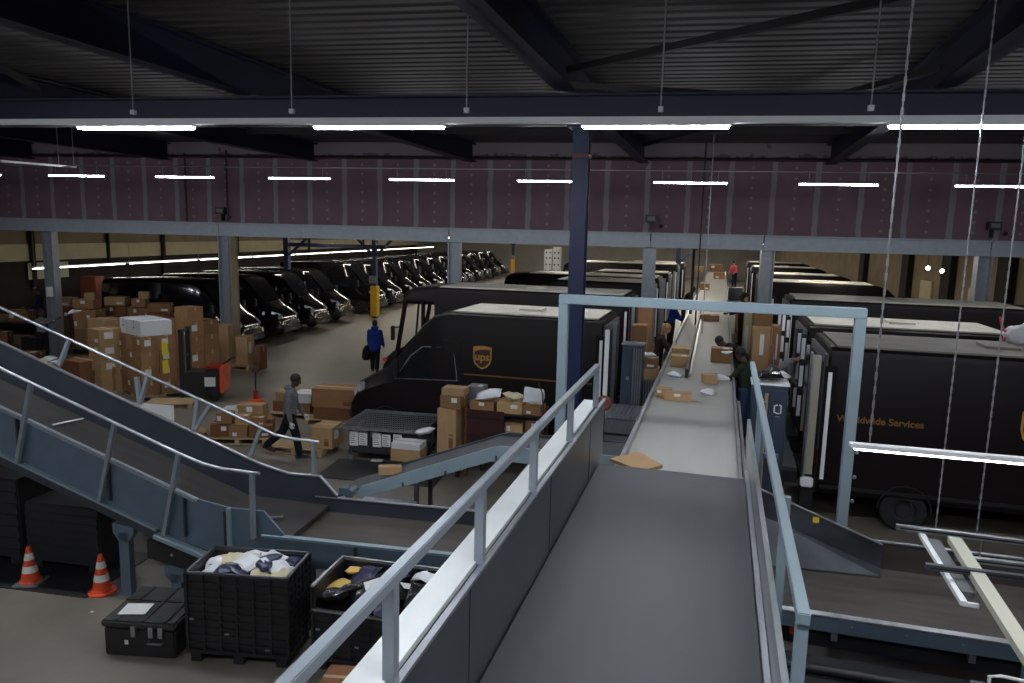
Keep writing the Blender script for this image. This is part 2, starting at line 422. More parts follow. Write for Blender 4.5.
# purlins across
for i, y in enumerate([-2, 2.2, 6.4, 15.2, 19.2]):
    m = MB().lo(-42, 21, y-.05, y+.05, 7.3, 7.5); o = bobj('roof_purlin', m, M_purlin)
    tag(o, 'slim dark purlin under the roof deck ' + ['behind the viewer', 'nearest the viewer', 'before the near light line', 'beyond the navy girder', 'close to the pink wall'][i], 'beam', 'roof purlins')
for i, (a, b) in enumerate([((-2.4, 11.2, 7.2), (7.7, 4.2, 7.2)), ((-2.4, 11.0, 6.95), (.2, 12.2, 6.95)), ((-7.6, 4.0, 7.25), (-12.6, 11.4, 7.25)), ((2.8, 11.9, 7.2), (-2.2, 20.5, 7.2))]):
    o = MB().bar(a, b, .09, .09).build('wind_brace', M_purlin)
    tag(o, 'dark diagonal roof brace ' + ['running from the navy column towards the trucks', 'short one beside the navy column head', 'between rafters above the incline conveyor', 'beyond the girder above the belt'][i], 'brace', 'roof braces')
# navy column
t = empty('navy_column', (-2.17, 11.45, 0), 0, 'tall navy blue steel column rising behind the grey portal frame to the roof', 'column')
MB().lo(-.012, .012, -.11, .11, 0, 6.42).build('web', M_navy, t)
for s in (-1, 1): MB().lo(-.12, .12, s*.11-.012, s*.11+.012, 0, 6.42).build('flange', M_navy, t)
MB().lo(-.13, .13, -.13, .13, 5.95, 6.0).build('clamp_band', M_rustb, t)
MB().lo(-.2, .2, -.2, .2, 6.39, 6.42).build('head_plate', M_navy, t)
# dark pipe near the pink wall
m = MB().tube([(-42, 22.4, 7.0), (21, 22.4, 7.0)], .045, 8); o = bobj('sprinkler_pipe', m, M_pipe); tag(o, 'dark red sprinkler pipe running along the top of the pink wall', 'pipe')
for i, (px, y0, y1) in enumerate([(187, 153, 221), (228, 150, 221)]):
    p = onB(px, y1, 22.5); q = onB(px, y0, 22.5)
    o = MB().tube([p, (p.x, p.y, q.z)], .035, 8).build('drop_pipe', M_pipe); tag(o, ['dark red drop pipe on the pink wall nearer the wall lamps end', 'dark red drop pipe on the pink wall beside the small speaker box'][i], 'pipe', 'drop pipes')
# thin cable line
m = MB().tube([(-42, 17.0, 6.22), (15, 17.0, 6.22)], .012, 6); o = bobj('carrier_cable', m, M_wire); tag(o, 'thin steel cable carrying the farther row of lamps', 'cable')
# small monitors / detectors on the pink wall
for i, (px, py) in enumerate([(221, 211), (651, 219), (994, 226)]):
    p = onB(px, py, 22.55)
    t = empty('wall_detector', p, BA, ['small black detector box on the pink wall above the second post', 'small black detector box on the pink wall above the belt-side post', 'small black detector box on the pink wall above the outermost post'][i], 'detector', 'detectors on the pink wall')
    MB().lo(-.16, .16, -.1, .12, -.1, .12).build('housing', M_plastic, t, bevel=.01)
    MB().lo(-.11, .11, -.115, -.1, -.05, .07).build('screen', M_carriergrey, t)
    MB().lo(-.02, .02, 0, .2, -.32, -.1).build('bracket', M_plastic, t)
    MB().sphere((.3, -.02, -.2), .06).build('sensor', M_plastic, t)
# pale conduit on left with two hangers
a, b_ = onB(0, 161, 14.0), onB(75, 167, 17.5)
t = empty('conduit_tray', (0, 0, 0), 0, 'pale slanting cable tray hung by two rods above the incline conveyor end', 'cable tray')
MB().bar(a, b_, .08, .05).build('tray', M_trunk, t)
for px in (59, 74):
    p = onB(px, 167, 17.4); MB().tube([p, (p.x, p.y, 7.4)], .012, 6).build('hanger_rod', M_wire, t)

# ================================================================ LIGHTS
def light_line(y, z, x0, x1, first, n, lab_tube, glab, size=1.5, pitch=3.0, wires=None, trunk=True, memit=None, lab_trunk=None):
    if trunk:
        t = empty('light_trunking', W(0, y, z), BA, lab_trunk, 'light trunking')
        MB().lo(x0, x1, -.035, .035, .001, .065).build('rail', M_trunk, t)
        for w in wires:
            hw = MB().tube([(w, 0, .12), (w, 0, 7.5-z)], .008, 6).build('suspension_wire', M_wire, t)
            MB().box((w, 0, .14), (.05, .05, .05)).build('wire_clip', M_trunk, hw)
    for i in range(n):
        x = first + pitch*i
        t = empty('led_lamp', W(x, y, z), BA, lab_tube[i], 'lamp', glab)
        if not trunk:
            for hx in (.2, size-.2): MB().tube([(hx, 0, 0), (hx, 0, 6.21-z)], .006, 5).build('hanger', M_wire, t)
        MB().lo(0, size, -.05, .05, -.028, 0).build('lamp_body', M_trunk, t)
        MB().lo(.02, size-.02, -.04, .04, -.05, -.028).build('diffuser', memit or M_led, t)
near = ['hung far outside beyond the incline conveyor', 'hung at the outer end over the incline conveyor', 'above the incline conveyor end', 'above the grey hoodie worker and docked van', 'just past the navy column over the sorting belt', 'over the docked trucks', 'outermost over the trucks']
near = ['bright lamp of the near light line ' + s for s in near]
light_line(7.88, 5.93, -24, 14, -12.63, 7, ['bright strip lamp of the near light line, far outside the cages', near[1]] + near[2:7], 'near line of strip lamps', pitch=2.97,
           wires=[-8, -5.96, -3.98, -1.98, .05, 2.05, 4.05], lab_trunk='long white trunking of the near light line hung on thin wires')
light_line(1.2, 5.9, -20, 14, -18.2, 10, ['strip lamp in the added unseen row above the viewer, place %s' % w for w in ('one', 'two', 'three', 'four', 'five', 'six', 'seven', 'eight', 'nine', 'ten')], 'added lamps above the viewer',
           wires=[-10, 0], lab_trunk='white trunking of the added unseen light row above the viewer')  # unseen lamp row, added to light the foreground
far = ['at the far cage end', 'second from the cage end', 'above the parcel pallets', 'above the tall carton stack', 'above the parked vans', 'over the yellow column guard', 'beside the navy column', 'over the sorting belt', 'over the docked trucks beside the belt', 'over the outermost post', 'beyond the outermost post']
light_line(17.0, 6.0, 0, 0, -21.56, 11, ['slim strip lamp in front of the pink wall ' + s for s in far], 'farther row of strip lamps', trunk=False, size=1.6, pitch=3.084, memit=M_ledfar)
# low line behind the vans, and ceiling lines added to light the hall
def low_line(x, y0, y1, z, lab, segs, memit):
    t = empty('light_trunking', W(x, (y0+y1)/2, z), BA, lab, 'light trunking')
    L = (y1-y0)/2
    MB().lo(-.04, .04, -L, L, 0, .07).build('rail', M_trunk, t)
    n = segs
    for i in range(n):
        a = -L + 2*L*i/n
        MB().lo(-.06, .06, a+.05, a+2*L/n-.4, -.03, 0).build('diffuser', memit, t)
    for i in range(n+1):
        a = -L + 2*L*i/n*0.98 + .1
        MB().tube([(0, a, .07), (0, a, 4.6-z)], .008, 5).build('suspension_wire', M_wire, t)
low_line(-24.8, 26.2, 84, 2.85, 'long glowing light line hung low behind the parked black vans', 10, mat('led_low_line', (1, 1, 1), emit=(1, .95, .86), estr=10))
low_line(-17.0, 32, 84, 4.4, 'added light line under the mezzanine ceiling over the van noses', 12, M_ledw)  # ceiling lines from here on are added fill for the lower hall
low_line(-11.0, 32, 84, 4.4, 'added light line under the mezzanine ceiling over the drive aisle', 12, M_ledw)
low_line(-3.8, 32, 84, 4.45, 'added light line under the mezzanine ceiling over the docked vans', 12, M_ledw)
low_line(2.2, 26, 84, 4.45, 'added light line under the mezzanine ceiling over the sorting belt', 12, M_ledw)
low_line(7.0, 27, 84, 4.45, 'added light line under the mezzanine ceiling over the docked truck noses', 12, M_ledw)  # added to brighten the truck roofs
# batten hung on chains in front of the near truck
t = empty('chain_lamp', (.97, 5.6, 3.33), math.radians(1), 'bright white batten lamp hung on a chain before the dark brown truck', 'lamp')
MB().lo(0, 3.4, -.035, .035, 0, .03).build('lamp_body', M_trunk, t)
MB().lo(.03, 3.37, -.03, .03, -.014, 0).build('diffuser', M_ledlow, t)
def chain(name, top, bot, parent, r=.009):
    m = MB(); n = int((top.z-bot.z)/.05)
    for i in range(n):
        z = bot.z + (top.z-bot.z)*(i+.5)/n
        w = .008
        if i % 2: m.lo(bot.x-w, bot.x+w, bot.y-.003, bot.y+.003, z-.028, z+.028)
        else: m.lo(bot.x-.003, bot.x+.003, bot.y-w, bot.y+w, z-.028, z+.028)
    return m.build(name, M_wire, parent, weld=False)
chain('chain', Vector((.13, 0, 4.05)), Vector((.13, 0, .05)), t)

# ================================================================ NEAR MAIN CONVEYOR
LX, RX = -.90, .29
t = empty('belt_conveyor', (0, 0, 0), 0, 'wide dark belt conveyor running away from the viewer between two steel guards', 'conveyor')
MB().lo(LX, RX, -1.5, 6.08, 2.79, 2.85).build('belt', M_belt, t)
m = MB()
for i in range(7):                            # end roller and frame under the belt
    pass
MB().tube([(LX, 6.08, 2.82), (RX, 6.08, 2.82)], .03, 12).build('end_roller', M_darksheet, t)
g = MB().lo(LX-.024, LX-.01, -1.5, 6.3, 2.6, 3.36).build('side_guard', M_darksheet, t); tag(g, 'tall dark steel guard beside the ledge')
for y in (1.2, 2.7, 4.2, 5.6): MB().lo(LX-.01, LX-.006, y-.008, y+.008, 2.86, 3.34).build('seam_strip', M_darksheet, g)
MB().lo(LX-.026, LX+.002, -1.5, 6.3, 3.36, 3.375).build('guard_lip', M_galv, t)
g = MB().lo(LX-.165, LX-.040, -1.5, 6.15, 3.36, 3.385).build('ledge', M_ledge, t); tag(g, 'pale steel ledge outside the guard')
MB().lo(LX-.165, LX-.155, -1.5, 6.15, 3.0, 3.37).build('outer_panel', M_darksheet, t)
g = MB()
g.prism([(RX+.04, -1.5, 2.6), (RX+.04, 6.1, 2.6), (RX+.04, 7.1, 2.9), (RX+.04, 7.15, 3.10), (RX+.04, -1.5, 3.06)], (0, 0, 0), (.03, 0, 0))
tag(g.build('side_guard', M_galv, t), 'low steel guard on the truck side')
MB().lo(RX+.005, RX+.035, -1.5, 6.2, 2.84, 2.885).build('belt_trim', M_galv, t)
m = MB().lo(LX-.05, RX+.07, -1.5, 6.0, 2.45, 2.78); m.build('bed_frame', M_darksheet, t)
for y in (.5, 5.6):
    for x in (LX+.05, RX-.05):
        MB().lo(x-.05, x+.05, y-.05, y+.05, 0, 2.45).build('leg', M_bluegrey, t)
# transition plate down to far belt
g = MB(); g.add([(LX, 6.1, 2.76), (RX, 6.1, 2.76), (RX, 6.95, 2.2), (LX, 6.95, 2.2)], [(0, 1, 2, 3)])
g.add([(LX, 6.1, 2.74), (RX, 6.1, 2.74), (RX, 6.95, 2.18), (LX, 6.95, 2.18)], [(0, 3, 2, 1)]); g.build('drop_plate', M_galv, t)
# handrails
def rail_set(name, pts, posts, lab, m=M_rail, w=.045, endpost=None):
    t = empty(name, (0, 0, 0), 0, lab, 'handrail')
    r = MB()
    for a, b in zip(pts, pts[1:]): r.bar(a, b, w, w)
    r.build('top_rail', m, t, bevel=.004)
    for (a, b) in posts:
        MB().bar(a, b, w*.95, w*.95, up=(0, 1, 0)).build('post', m, t)
    return t
rail_set('handrail', [(-.93, -1.3, 3.72), (-.93, 5.95, 3.72)], [((-.93, y, 3.37), (-.93, y, 3.71)) for y in (.3, 1.13, 1.98, 2.88, 3.82, 4.85, 5.92)],
         'square steel handrail on the ledge side of the near dark belt', M_rail, .042)
rail_set('handrail', [(.36, 2.62, 3.47), (.36, 7.6, 3.56)], [((.36, 2.66, 1.2), (.36, 2.66, 3.46)), ((.40, 3.9, 1.2), (.40, 3.9, 3.48)), ((.38, 6.2, 1.1), (.38, 6.2, 3.5))],
         'square steel handrail on the truck side of the near dark belt', M_paleblue, .045)
# portal frame
t = empty('portal_frame', (0, 9.3, 0), 0, 'pale blue-grey square tube portal frame spanning the belt by the navy column', 'frame')
MB().lo(-1.98, -1.86, -.06, .06, 0, 3.9).build('leg', M_paleblue, t, bevel=.006)
MB().lo(1.54, 1.66, -.06, .06, 0, 3.9).build('leg', M_paleblue, t, bevel=.006)
MB().lo(-1.98, 1.66, -.06, .06, 3.902, 4.02).build('crossbar', M_paleblue, t, bevel=.006)
for z in (2.3, 2.0, 1.7): MB().sphere((1.69, -.04, z), .025, 6, 4).build('bolt', M_galv, t)

# ================================================================ FAR SORTING BELT
t = empty('sorting_belt', (0, 0, 0), 0, 'long pale grey sorting belt running away between the two lines of docked trucks', 'conveyor')
MB().lo(-.95, .33, 6.95, 58, 2.10, 2.15).build('belt', M_beltfar, t)
MB().lo(-1.0, -.955, 6.9, 58, 1.95, 2.24).build('side_frame', M_galv, t)
MB().lo(.335, .37, 6.9, 58, 1.95, 2.22).build('side_frame', M_galv, t)
MB().lo(-.95, .33, 6.95, 58, 1.9, 2.095).build('bed', M_darksheet, t)
m = MB().lo(.40, .44, 7.4, 12.5, 2.05, 2.12); m.build('guide_rail', M_galv, t)
for i, y in enumerate([10.9, 14, 17, 20, 26, 32, 40, 48, 56]):
    for x in (-.9, .28): MB().lo(x-.04, x+.04, y-.04, y+.04, 0, 1.9).build('leg', M_bluegrey, t)
t = empty('belt_divider', (0, 0, 0), 0, 'dark divider rail standing along the middle of the sorting belt', 'divider')
MB().bar((-.50, 14.0, 2.24), (-.62, 30, 2.24), .05, .16).build('rail', M_plastic, t)
MB().bar((-.44, 14.2, 2.18), (-.55, 30, 2.18), .03, .06).build('edge_strip', M_galv, t)
# walkways beside the belt
for (x0, x1, lab) in ((-2.0, -1.05, 'dark steel walkway deck between the sorting belt and the docked vans, on the column side'), (.48, 1.42, 'dark steel walkway deck between the sorting belt and the docked trucks')):
    t = empty('walkway', (0, 0, 0), 0, lab, 'walkway')
    y0 = 12.6
    MB().lo(x0, x1, y0, 58, .99, 1.05).build('deck', M_darksheet, t)
    MB().lo(x0, x1, y0, 58, .8, .985).build('joist', M_plastic, t)
    for y in range(14, 58, 6): 
        for x in (x0+.1, x1-.1): MB().lo(x-.04, x+.04, y-.04, y+.04, 0, .8).build('leg', M_plastic, t)

# vertical poles beside the belt
for i, (px, pb, pt, z0, y, r) in enumerate([(690, 320, 235, 2.0, 25, .05), (696, 312, 150, 2.0, 22, .022), (704, 300, 140, 2.0, 20, .012)]):
    p = onY(px, pb, y); 
    o = MB().tube([(p.x, p.y, 2.25 if i else 2.25), (p.x, p.y, 7.4 if i else 4.4)], r, 8).build('hanging_pole', M_plastic if i < 2 else M_wire)
    tag(o, ['dark square pole rising beside the divider of the sorting belt', 'thin dark conduit dropping to the sorting belt', 'thin pale cable dropping over the sorting belt'][i], 'pole')

# ================================================================ INCLINE CONVEYOR (building grid, local origin)
NB, FB = 7.95, 9.18
t = empty('incline_conveyor', (0, 0, 0), BA, 'slate blue incline conveyor descending past the parcel cages to the cross belt', 'conveyor')
def side(yy, top, bot, th, name, m, lab=None):
    poly = [(x, yy, z) for x, z in top] + [(x, yy, z) for x, z in reversed(bot)]
    o = MB().prism(poly, (0, 0, 0), (0, th, 0)).build(name, m, t)
    if lab: o['label'] = lab
    return o
sl = lambda x: 1.4 + (-5.38 - x)*.362     # near top edge
side(NB, [(-14, sl(-14)), (-5.38, 1.40), (-4.95, 1.33), (-4.50, 1.33), (-4.24, 1.06)], [(-14, sl(-14)-.66), (-5.95, .92), (-5.2, .72), (-4.24, .72)], .03, 'side_panel', M_bluegrey, 'blue-grey panel on the bin side')
fa = lambda x: 1.47 + (-5.22 - x)*.372
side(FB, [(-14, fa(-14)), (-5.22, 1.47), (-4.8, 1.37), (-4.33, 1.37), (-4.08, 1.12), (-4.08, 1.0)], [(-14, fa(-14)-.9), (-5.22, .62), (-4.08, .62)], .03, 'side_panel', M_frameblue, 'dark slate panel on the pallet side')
bz = lambda x: 1.02 + (-5.4 - x)*.362
b_ = MB().prism([(-14, NB+.04, bz(-14)), (-5.4, NB+.04, 1.02), (-4.2, NB+.04, .98), (-4.2, NB+.04, .93), (-5.4, NB+.04, .96), (-14, NB+.04, bz(-14)-.06)], (0, 0, 0), (0, FB-NB-.05, 0))
b_.build('belt', M_belt3, t)
# flanges / trims on near panel
m = MB()
m.bar((-14, NB-.03, sl(-14)), (-5.38, NB-.03, 1.40), .07, .035)
tag(m.build('top_flange', M_rail, t), 'pale top flange')
m = MB(); m.bar((-14, NB-.03, sl(-14)-.62), (-5.95, NB-.03, .96), .06, .03); m.build('bottom_flange', M_paleblue, t)
MB().bar((-14, NB-.01, sl(-14)-.70), (-5.95, NB-.01, .88), .04, .12).build('lower_channel', M_frameblue, t)
m = MB(); m.bar((-14, FB+.015, fa(-14)+.01), (-5.22, FB+.015, 1.48), .05, .02); m.bar((-5.22, FB+.015, 1.48), (-4.8, FB+.015, 1.38), .05, .02); m.bar((-4.8, FB+.015, 1.38), (-4.33, FB+.015, 1.38), .05, .02); m.bar((-4.33, FB+.015, 1.38), (-4.08, FB+.015, 1.12), .05, .02)
m.build('edge_trim', M_chrome, t)
# stiffener ribs
for x in (-7.9, -6.6, -5.55, -5.0):
    zt = sl(x) if x < -5.4 else 1.33
    MB().lo(x-.012, x+.012, NB-.05, NB, zt-.55, zt-.03).build('stiffener_rib', M_frameblue, t)
MB().lo(-4.98, -4.93, NB-.04, NB, .76, 1.33).build('stiffener_rib', M_paleblue, t)
# transition cover pieces
m = MB(); m.bar((-5.95, NB-.06, .90), (-5.15, NB-.06, .66), .12, .05); tag(m.build('cover_strip', M_paleblue, t), 'pale cover strip over the drive box')
MB().prism([(-6.05, NB-.1, .84), (-5.1, NB-.1, .62), (-5.1, NB-.1, .42), (-6.05, NB-.1, .60)], (0, 0, 0), (0, .5, 0)).build('drive_box', M_plastic, t)
MB().sphere((-5.7, NB-.11, .68), .02, 8, 6).build('screw', M_chrome, t)
MB().bar((-5.25, NB+.15, 1.06), (-4.55, NB+.6, 1.02), .03, .02).build('scraper', M_galv, t)
MB().bar((-8.02, 8.62, bz(-8.02)+.03), (-7.95, 9.1, bz(-7.95)+.03), .03, .015).build('marker_strip', M_white, t)
# legs
for x, zt in ((-6.45, .98), (-5.72, .5), (-9.5, 2.2)):
    for yy in (NB+.03, FB-.05):
        lg = MB(); lg.lo(x-.07, x+.07, yy-.05, yy+.05, .0, zt-.12)
        lg.prism([(x-.15, yy-.05, zt), (x+.15, yy-.05, zt-.03), (x+.15, yy-.05, zt-.12), (x+.07, yy-.05, zt-.24), (x-.07, yy-.05, zt-.24), (x-.15, yy-.05, zt-.12)], (0, 0, 0), (0, .1, 0))
        g = lg.build('leg', M_bluegrey, t); MB().lo(x-.11, x+.11, yy-.1, yy+.1, 0, .012).build('foot_plate', M_galv, g)
def R_(x, z): return (x, z)
def slanted_rail(lab, yy, pts, posts, yo, cap=None):
    t = empty('handrail', (0, 0, 0), BA, lab, 'handrail')
    P = [(x, yy, z) for x, z in pts]
    MB().tube(P, .022, 10).build('top_rail', M_galv, t)
    for (x0, z0, x1, z1) in posts:
        MB().bar((x0, yy+yo, z0), (x1, yy, z1), .045, .06, up=(0, 1, 0)).build('post', M_rail, t)
# near rail: along (0,365) (185,455) (255,472)
slanted_rail('round steel handrail along the bin side of the incline conveyor', NB-.06,
             [(-14, 5.13), (-8.12, 2.95), (-5.56, 1.99), (-5.25, 1.89), (-5.0, 1.85), (-4.5, 1.83)],
             [(-7.9, sl(-7.9)-.62, -7.62, 2.74), (-6.72, sl(-6.72)-.62, -6.45, 2.31), (-5.82, .92, -5.58, 1.99), (-9.2, sl(-9.2)-.62, -8.9, 3.22), (-4.60, 1.0, -4.60, 1.83)], -.01)
slanted_rail('round steel handrail along the pallet side of the incline conveyor', FB+.1,
             [(-14, 5.23), (-9.27, 3.47), (-5.35, 2.02), (-5.05, 1.90), (-4.8, 1.86), (-4.38, 1.84)],
             [(-8.45, 2.7, -8.25, 3.1), (-7.15, 2.2, -7.0, 2.63), (-7.15, 2.2, -7.18, 2.6), (-6.30, 1.85, -6.22, 2.34), (-6.30, 1.85, -6.02, 2.27), (-5.45, 1.5, -5.25, 1.98), (-4.46, 1.3, -4.46, 1.84)], 0)
# ================================================================ CROSS CONVEYOR, left section
t = empty('cross_conveyor', (0, 0, 0), BA, 'low cross conveyor behind the black bins, passing under the near dark belt', 'conveyor')
MB().lo(-4.25, 0.3, NB+.05, FB, .80, .88).build('belt', M_belt2, t)
g = MB().lo(-4.52, 0.3, NB, NB+.03, .66, 1.02).build('side_panel', M_bluegrey, t)
MB().lo(-4.52, 0.3, NB-.03, NB+.05, 1.0, 1.03).build('top_flange', M_paleblue, t)
m = MB()
for x in (-3.3, -2.1, -.9): m.lo(x-.02, x+.02, NB-.02, NB, .68, 1.0)
m.build('joint_plates', M_frameblue, t)
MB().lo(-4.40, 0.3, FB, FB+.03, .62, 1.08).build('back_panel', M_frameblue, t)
MB().lo(-4.40, 0.3, FB-.01, FB+.04, 1.08, 1.095).build('edge_trim', M_chrome, t)
for x in (-3.9, -2.2, -.6):
    for yy in (NB+.05, FB-.05): MB().lo(x-.04, x+.04, yy-.04, yy+.04, 0, .7).build('leg', M_bluegrey, t)
# right section (world axes)
t = empty('cross_conveyor', (0, 0, 0), 0, 'low wide conveyor emerging beside the handrail in front of the dark brown truck', 'conveyor')
MB().lo(.42, 7.5, 7.68, 9.12, .90, .96).build('belt', M_belt2, t)
g = MB().lo(.42, 7.5, 7.62, 7.67, .84, 1.0).build('side_panel', M_bluegrey, t)
MB().lo(.42, 7.5, 7.61, 7.70, 1.0, 1.015).build('top_flange', M_galv, t)
m = MB()
for x in (1.0, 1.5, 2.0, 2.5, 3.0): m.sphere((x, 7.62, .93), .012, 6, 4)
m.build('bolts', M_galv, g)
MB().lo(.42, 7.5, 9.13, 9.16, .84, 1.28).build('back_panel', M_belt2, t)
MB().lo(.42, 7.5, 9.12, 9.17, 1.28, 1.295).build('edge_trim', M_galv, t)
MB().lo(.42, 7.5, 7.75, 9.1, .6, .84).build('bed_frame', M_plastic, t)
for x in (.8, 3.6, 6.4):
    for yy in (7.7, 9.05): MB().lo(x-.04, x+.04, yy-.04, yy+.04, 0, .84).build('leg', M_bluegrey, t)
for i, (x, c) in enumerate([(.95, M_red), (1.35, M_galv), (2.6, M_galv)]):
    MB().lo(x-.03, x+.03, 7.64, 7.70, .74, .83).build('sensor', c, t)
# deflector slide
t = empty('parcel_slide', (0, 0, 0), 0, 'dark steel deflector slide with a yellow sticker dropping to the cross conveyor', 'slide')
A_, B2, C2, D2, E2 = Vector((.55, 9.08, 1.80)), Vector((2.03, 9.08, 1.26)), Vector((2.03, 9.08, .98)), Vector((.55, 9.08, 1.50)), Vector((.55, 8.70, 1.0))
g = MB().prism([A_, B2, C2, D2], (0, 0, 0), (0, .03, 0)).build('back_plate', M_darksheet, t)
g2 = MB(); g2.add([D2, C2 + Vector((0, -.02, 0)), Vector((2.0, 8.82, .975)), E2], [(0, 1, 2, 3)]); 
g2 = MB().prism([D2, C2, Vector((1.98, 8.86, .98)), E2], (0, 0, 0), (0, -.004, -.015)).build('slide_plate', M_darksheet, t)
MB().bar(A_+Vector((0, .01, .01)), B2+Vector((0, .01, .01)), .05, .012).build('edge_trim', M_galv, t)
p = onY(816, 520, 9.07); o = MB().box((p.x, 9.072, p.z), (.07, .006, .07)).build('sticker', M_ytape, g)
p = G(812, 551, 1.18); o = MB().box((1.0, 8.9, 1.24), (.07, .06, .004), M=Matrix.Rotation(-.3, 3, 'Y') @ Matrix.Rotation(.7, 3, 'X')).build('sticker', M_white, g2)

# suspended strut frame with lamp channels
t = empty('strut_frame', (0, 0, 2.0), 0, 'hung frame of slotted steel channels and pale battens above the low wide conveyor', 'frame')
def strut(a, b, w, h, m, name):
    mb = MB(); mb.bar(a, b, w, h); a, b = Vector(a), Vector(b); d = (b-a).normalized(); L = (b-a).length
    sd = Vector((d.y, -d.x, 0))
    o = mb.build(name, m, t)
    for q in (-1, 1):
        MB().bar(a + sd*q*(w/2+.001) + d*.03, b + sd*q*(w/2+.001) - d*.03, .003, h*.3).build('groove', M_plastic, o)
strut((1.82, 7.68, .02), (4.6, 7.62, .02), .05, .05, M_galv, 'strut_channel')
strut((1.83, 6.64, .08), (4.2, 6.70, .08), .05, .05, M_darksheet, 'strut_channel')
strut((2.2, 7.17, -.02), (4.4, 7.22, -.02), .05, .05, M_galv, 'strut_channel')
tag(MB().bar((2.05, 7.72, -.03), (2.02, 6.25, -.03), .05, .04).build('batten', M_trunk, t), 'narrow pale batten')
MB().bar((2.02, 6.27, -.04), (2.13, 6.27, -.04), .03, .03).build('batten_end', M_trunk, t)
MB().bar((2.11, 7.5, -.02), (2.09, 6.4, -.02), .09, .05).build('dark_batten', M_carriergrey, t)
tag(MB().bar((2.25, 7.4, .06), (2.12, 4.6, .06), .11, .06).build('batten', mat('cream_batten', (.55, .54, .45), .5), t), 'wide cream batten')
chain('chain', Vector((2.17, 7.70, 5.4)), Vector((2.17, 7.70, .05)), t)
chain('chain', Vector((2.51, 7.66, 5.4)), Vector((2.51, 7.66, .05)), t)
MB().tube([(2.56, 7.66, -.02), (2.56, 7.66, -.55)], .008, 6).build('rod_end', M_wire, t)
# low post and trolley handle at the frame's bottom corner
p = G(1016, 690, 1.2)
t = empty('rail_trolley', (p.x, p.y, 0), 0, 'pale tube handle of a trolley below the hung channel frame', 'trolley')
MB().tube([(-.18, 0, 1.0), (-.2, 0, 1.28), (-.12, 0, 1.3), (.5, 0, 1.26)], .015, 8).build('handle', M_trunk, t)
MB().lo(-.2, .6, -.02, .4, .9, 1.0).build('tray', M_bluegrey, t)
MB().lo(.08, .14, .1, .16, 0, 1.75).build('upright', M_bluegrey, t)
for x in (-.1, .5): MB().lo(x-.02, x+.02, 0, .04, 0, .9).build('leg', M_bluegrey, t)

# ================================================================ VANS
def ring(x, w, wt, zb, zs, zt):
    pts = [(w*.93, zb), (w, zb+.14), (w*1.005, (zb+zs)/2), (w, zs), (wt+.03, zt-.16), (wt-.03, zt-.05), (wt-.16, zt), (wt*.45, zt+.012)]
    return [Vector((x, y, z)) for y, z in pts] + [Vector((x, -y, z)) for y, z in reversed(pts)]
def tring(x, w, wt, zb, zs, zt):
    a = min(.14, (zt-zs)*.5)
    pts = [(w*.96, zb), (w, zb+.08), (w, (zb+zs)/2), (w, zs), (wt+.005, zt-a), (wt-.03, zt-a*.35), (wt-.10, zt), (wt*.4, zt+.004)]
    return [Vector((x, y, z)) for y, z in pts] + [Vector((x, -y, z)) for y, z in reversed(pts)]
def wheel(x, y, r, parent, wid=.22):
    s = 1 if y > 0 else -1
    w = MB().lathe([(r*.55, -wid/2), (r*.92, -wid/2), (r, -wid/2+.03), (r, wid/2-.03), (r*.92, wid/2), (r*.55, wid/2)], (x, y, r), 22, 'Y').build('wheel', M_tyre, parent)
    m = MB().lathe([(0, s*wid*.38), (r*.3, s*wid*.40), (r*.35, s*wid*.25), (r*.5, s*wid*.28), (r*.58, s*wid*.45), (r*.58, -s*wid*.3)], (x, y, r), 18, 'Y'); m.build('rim', M_rim, w)
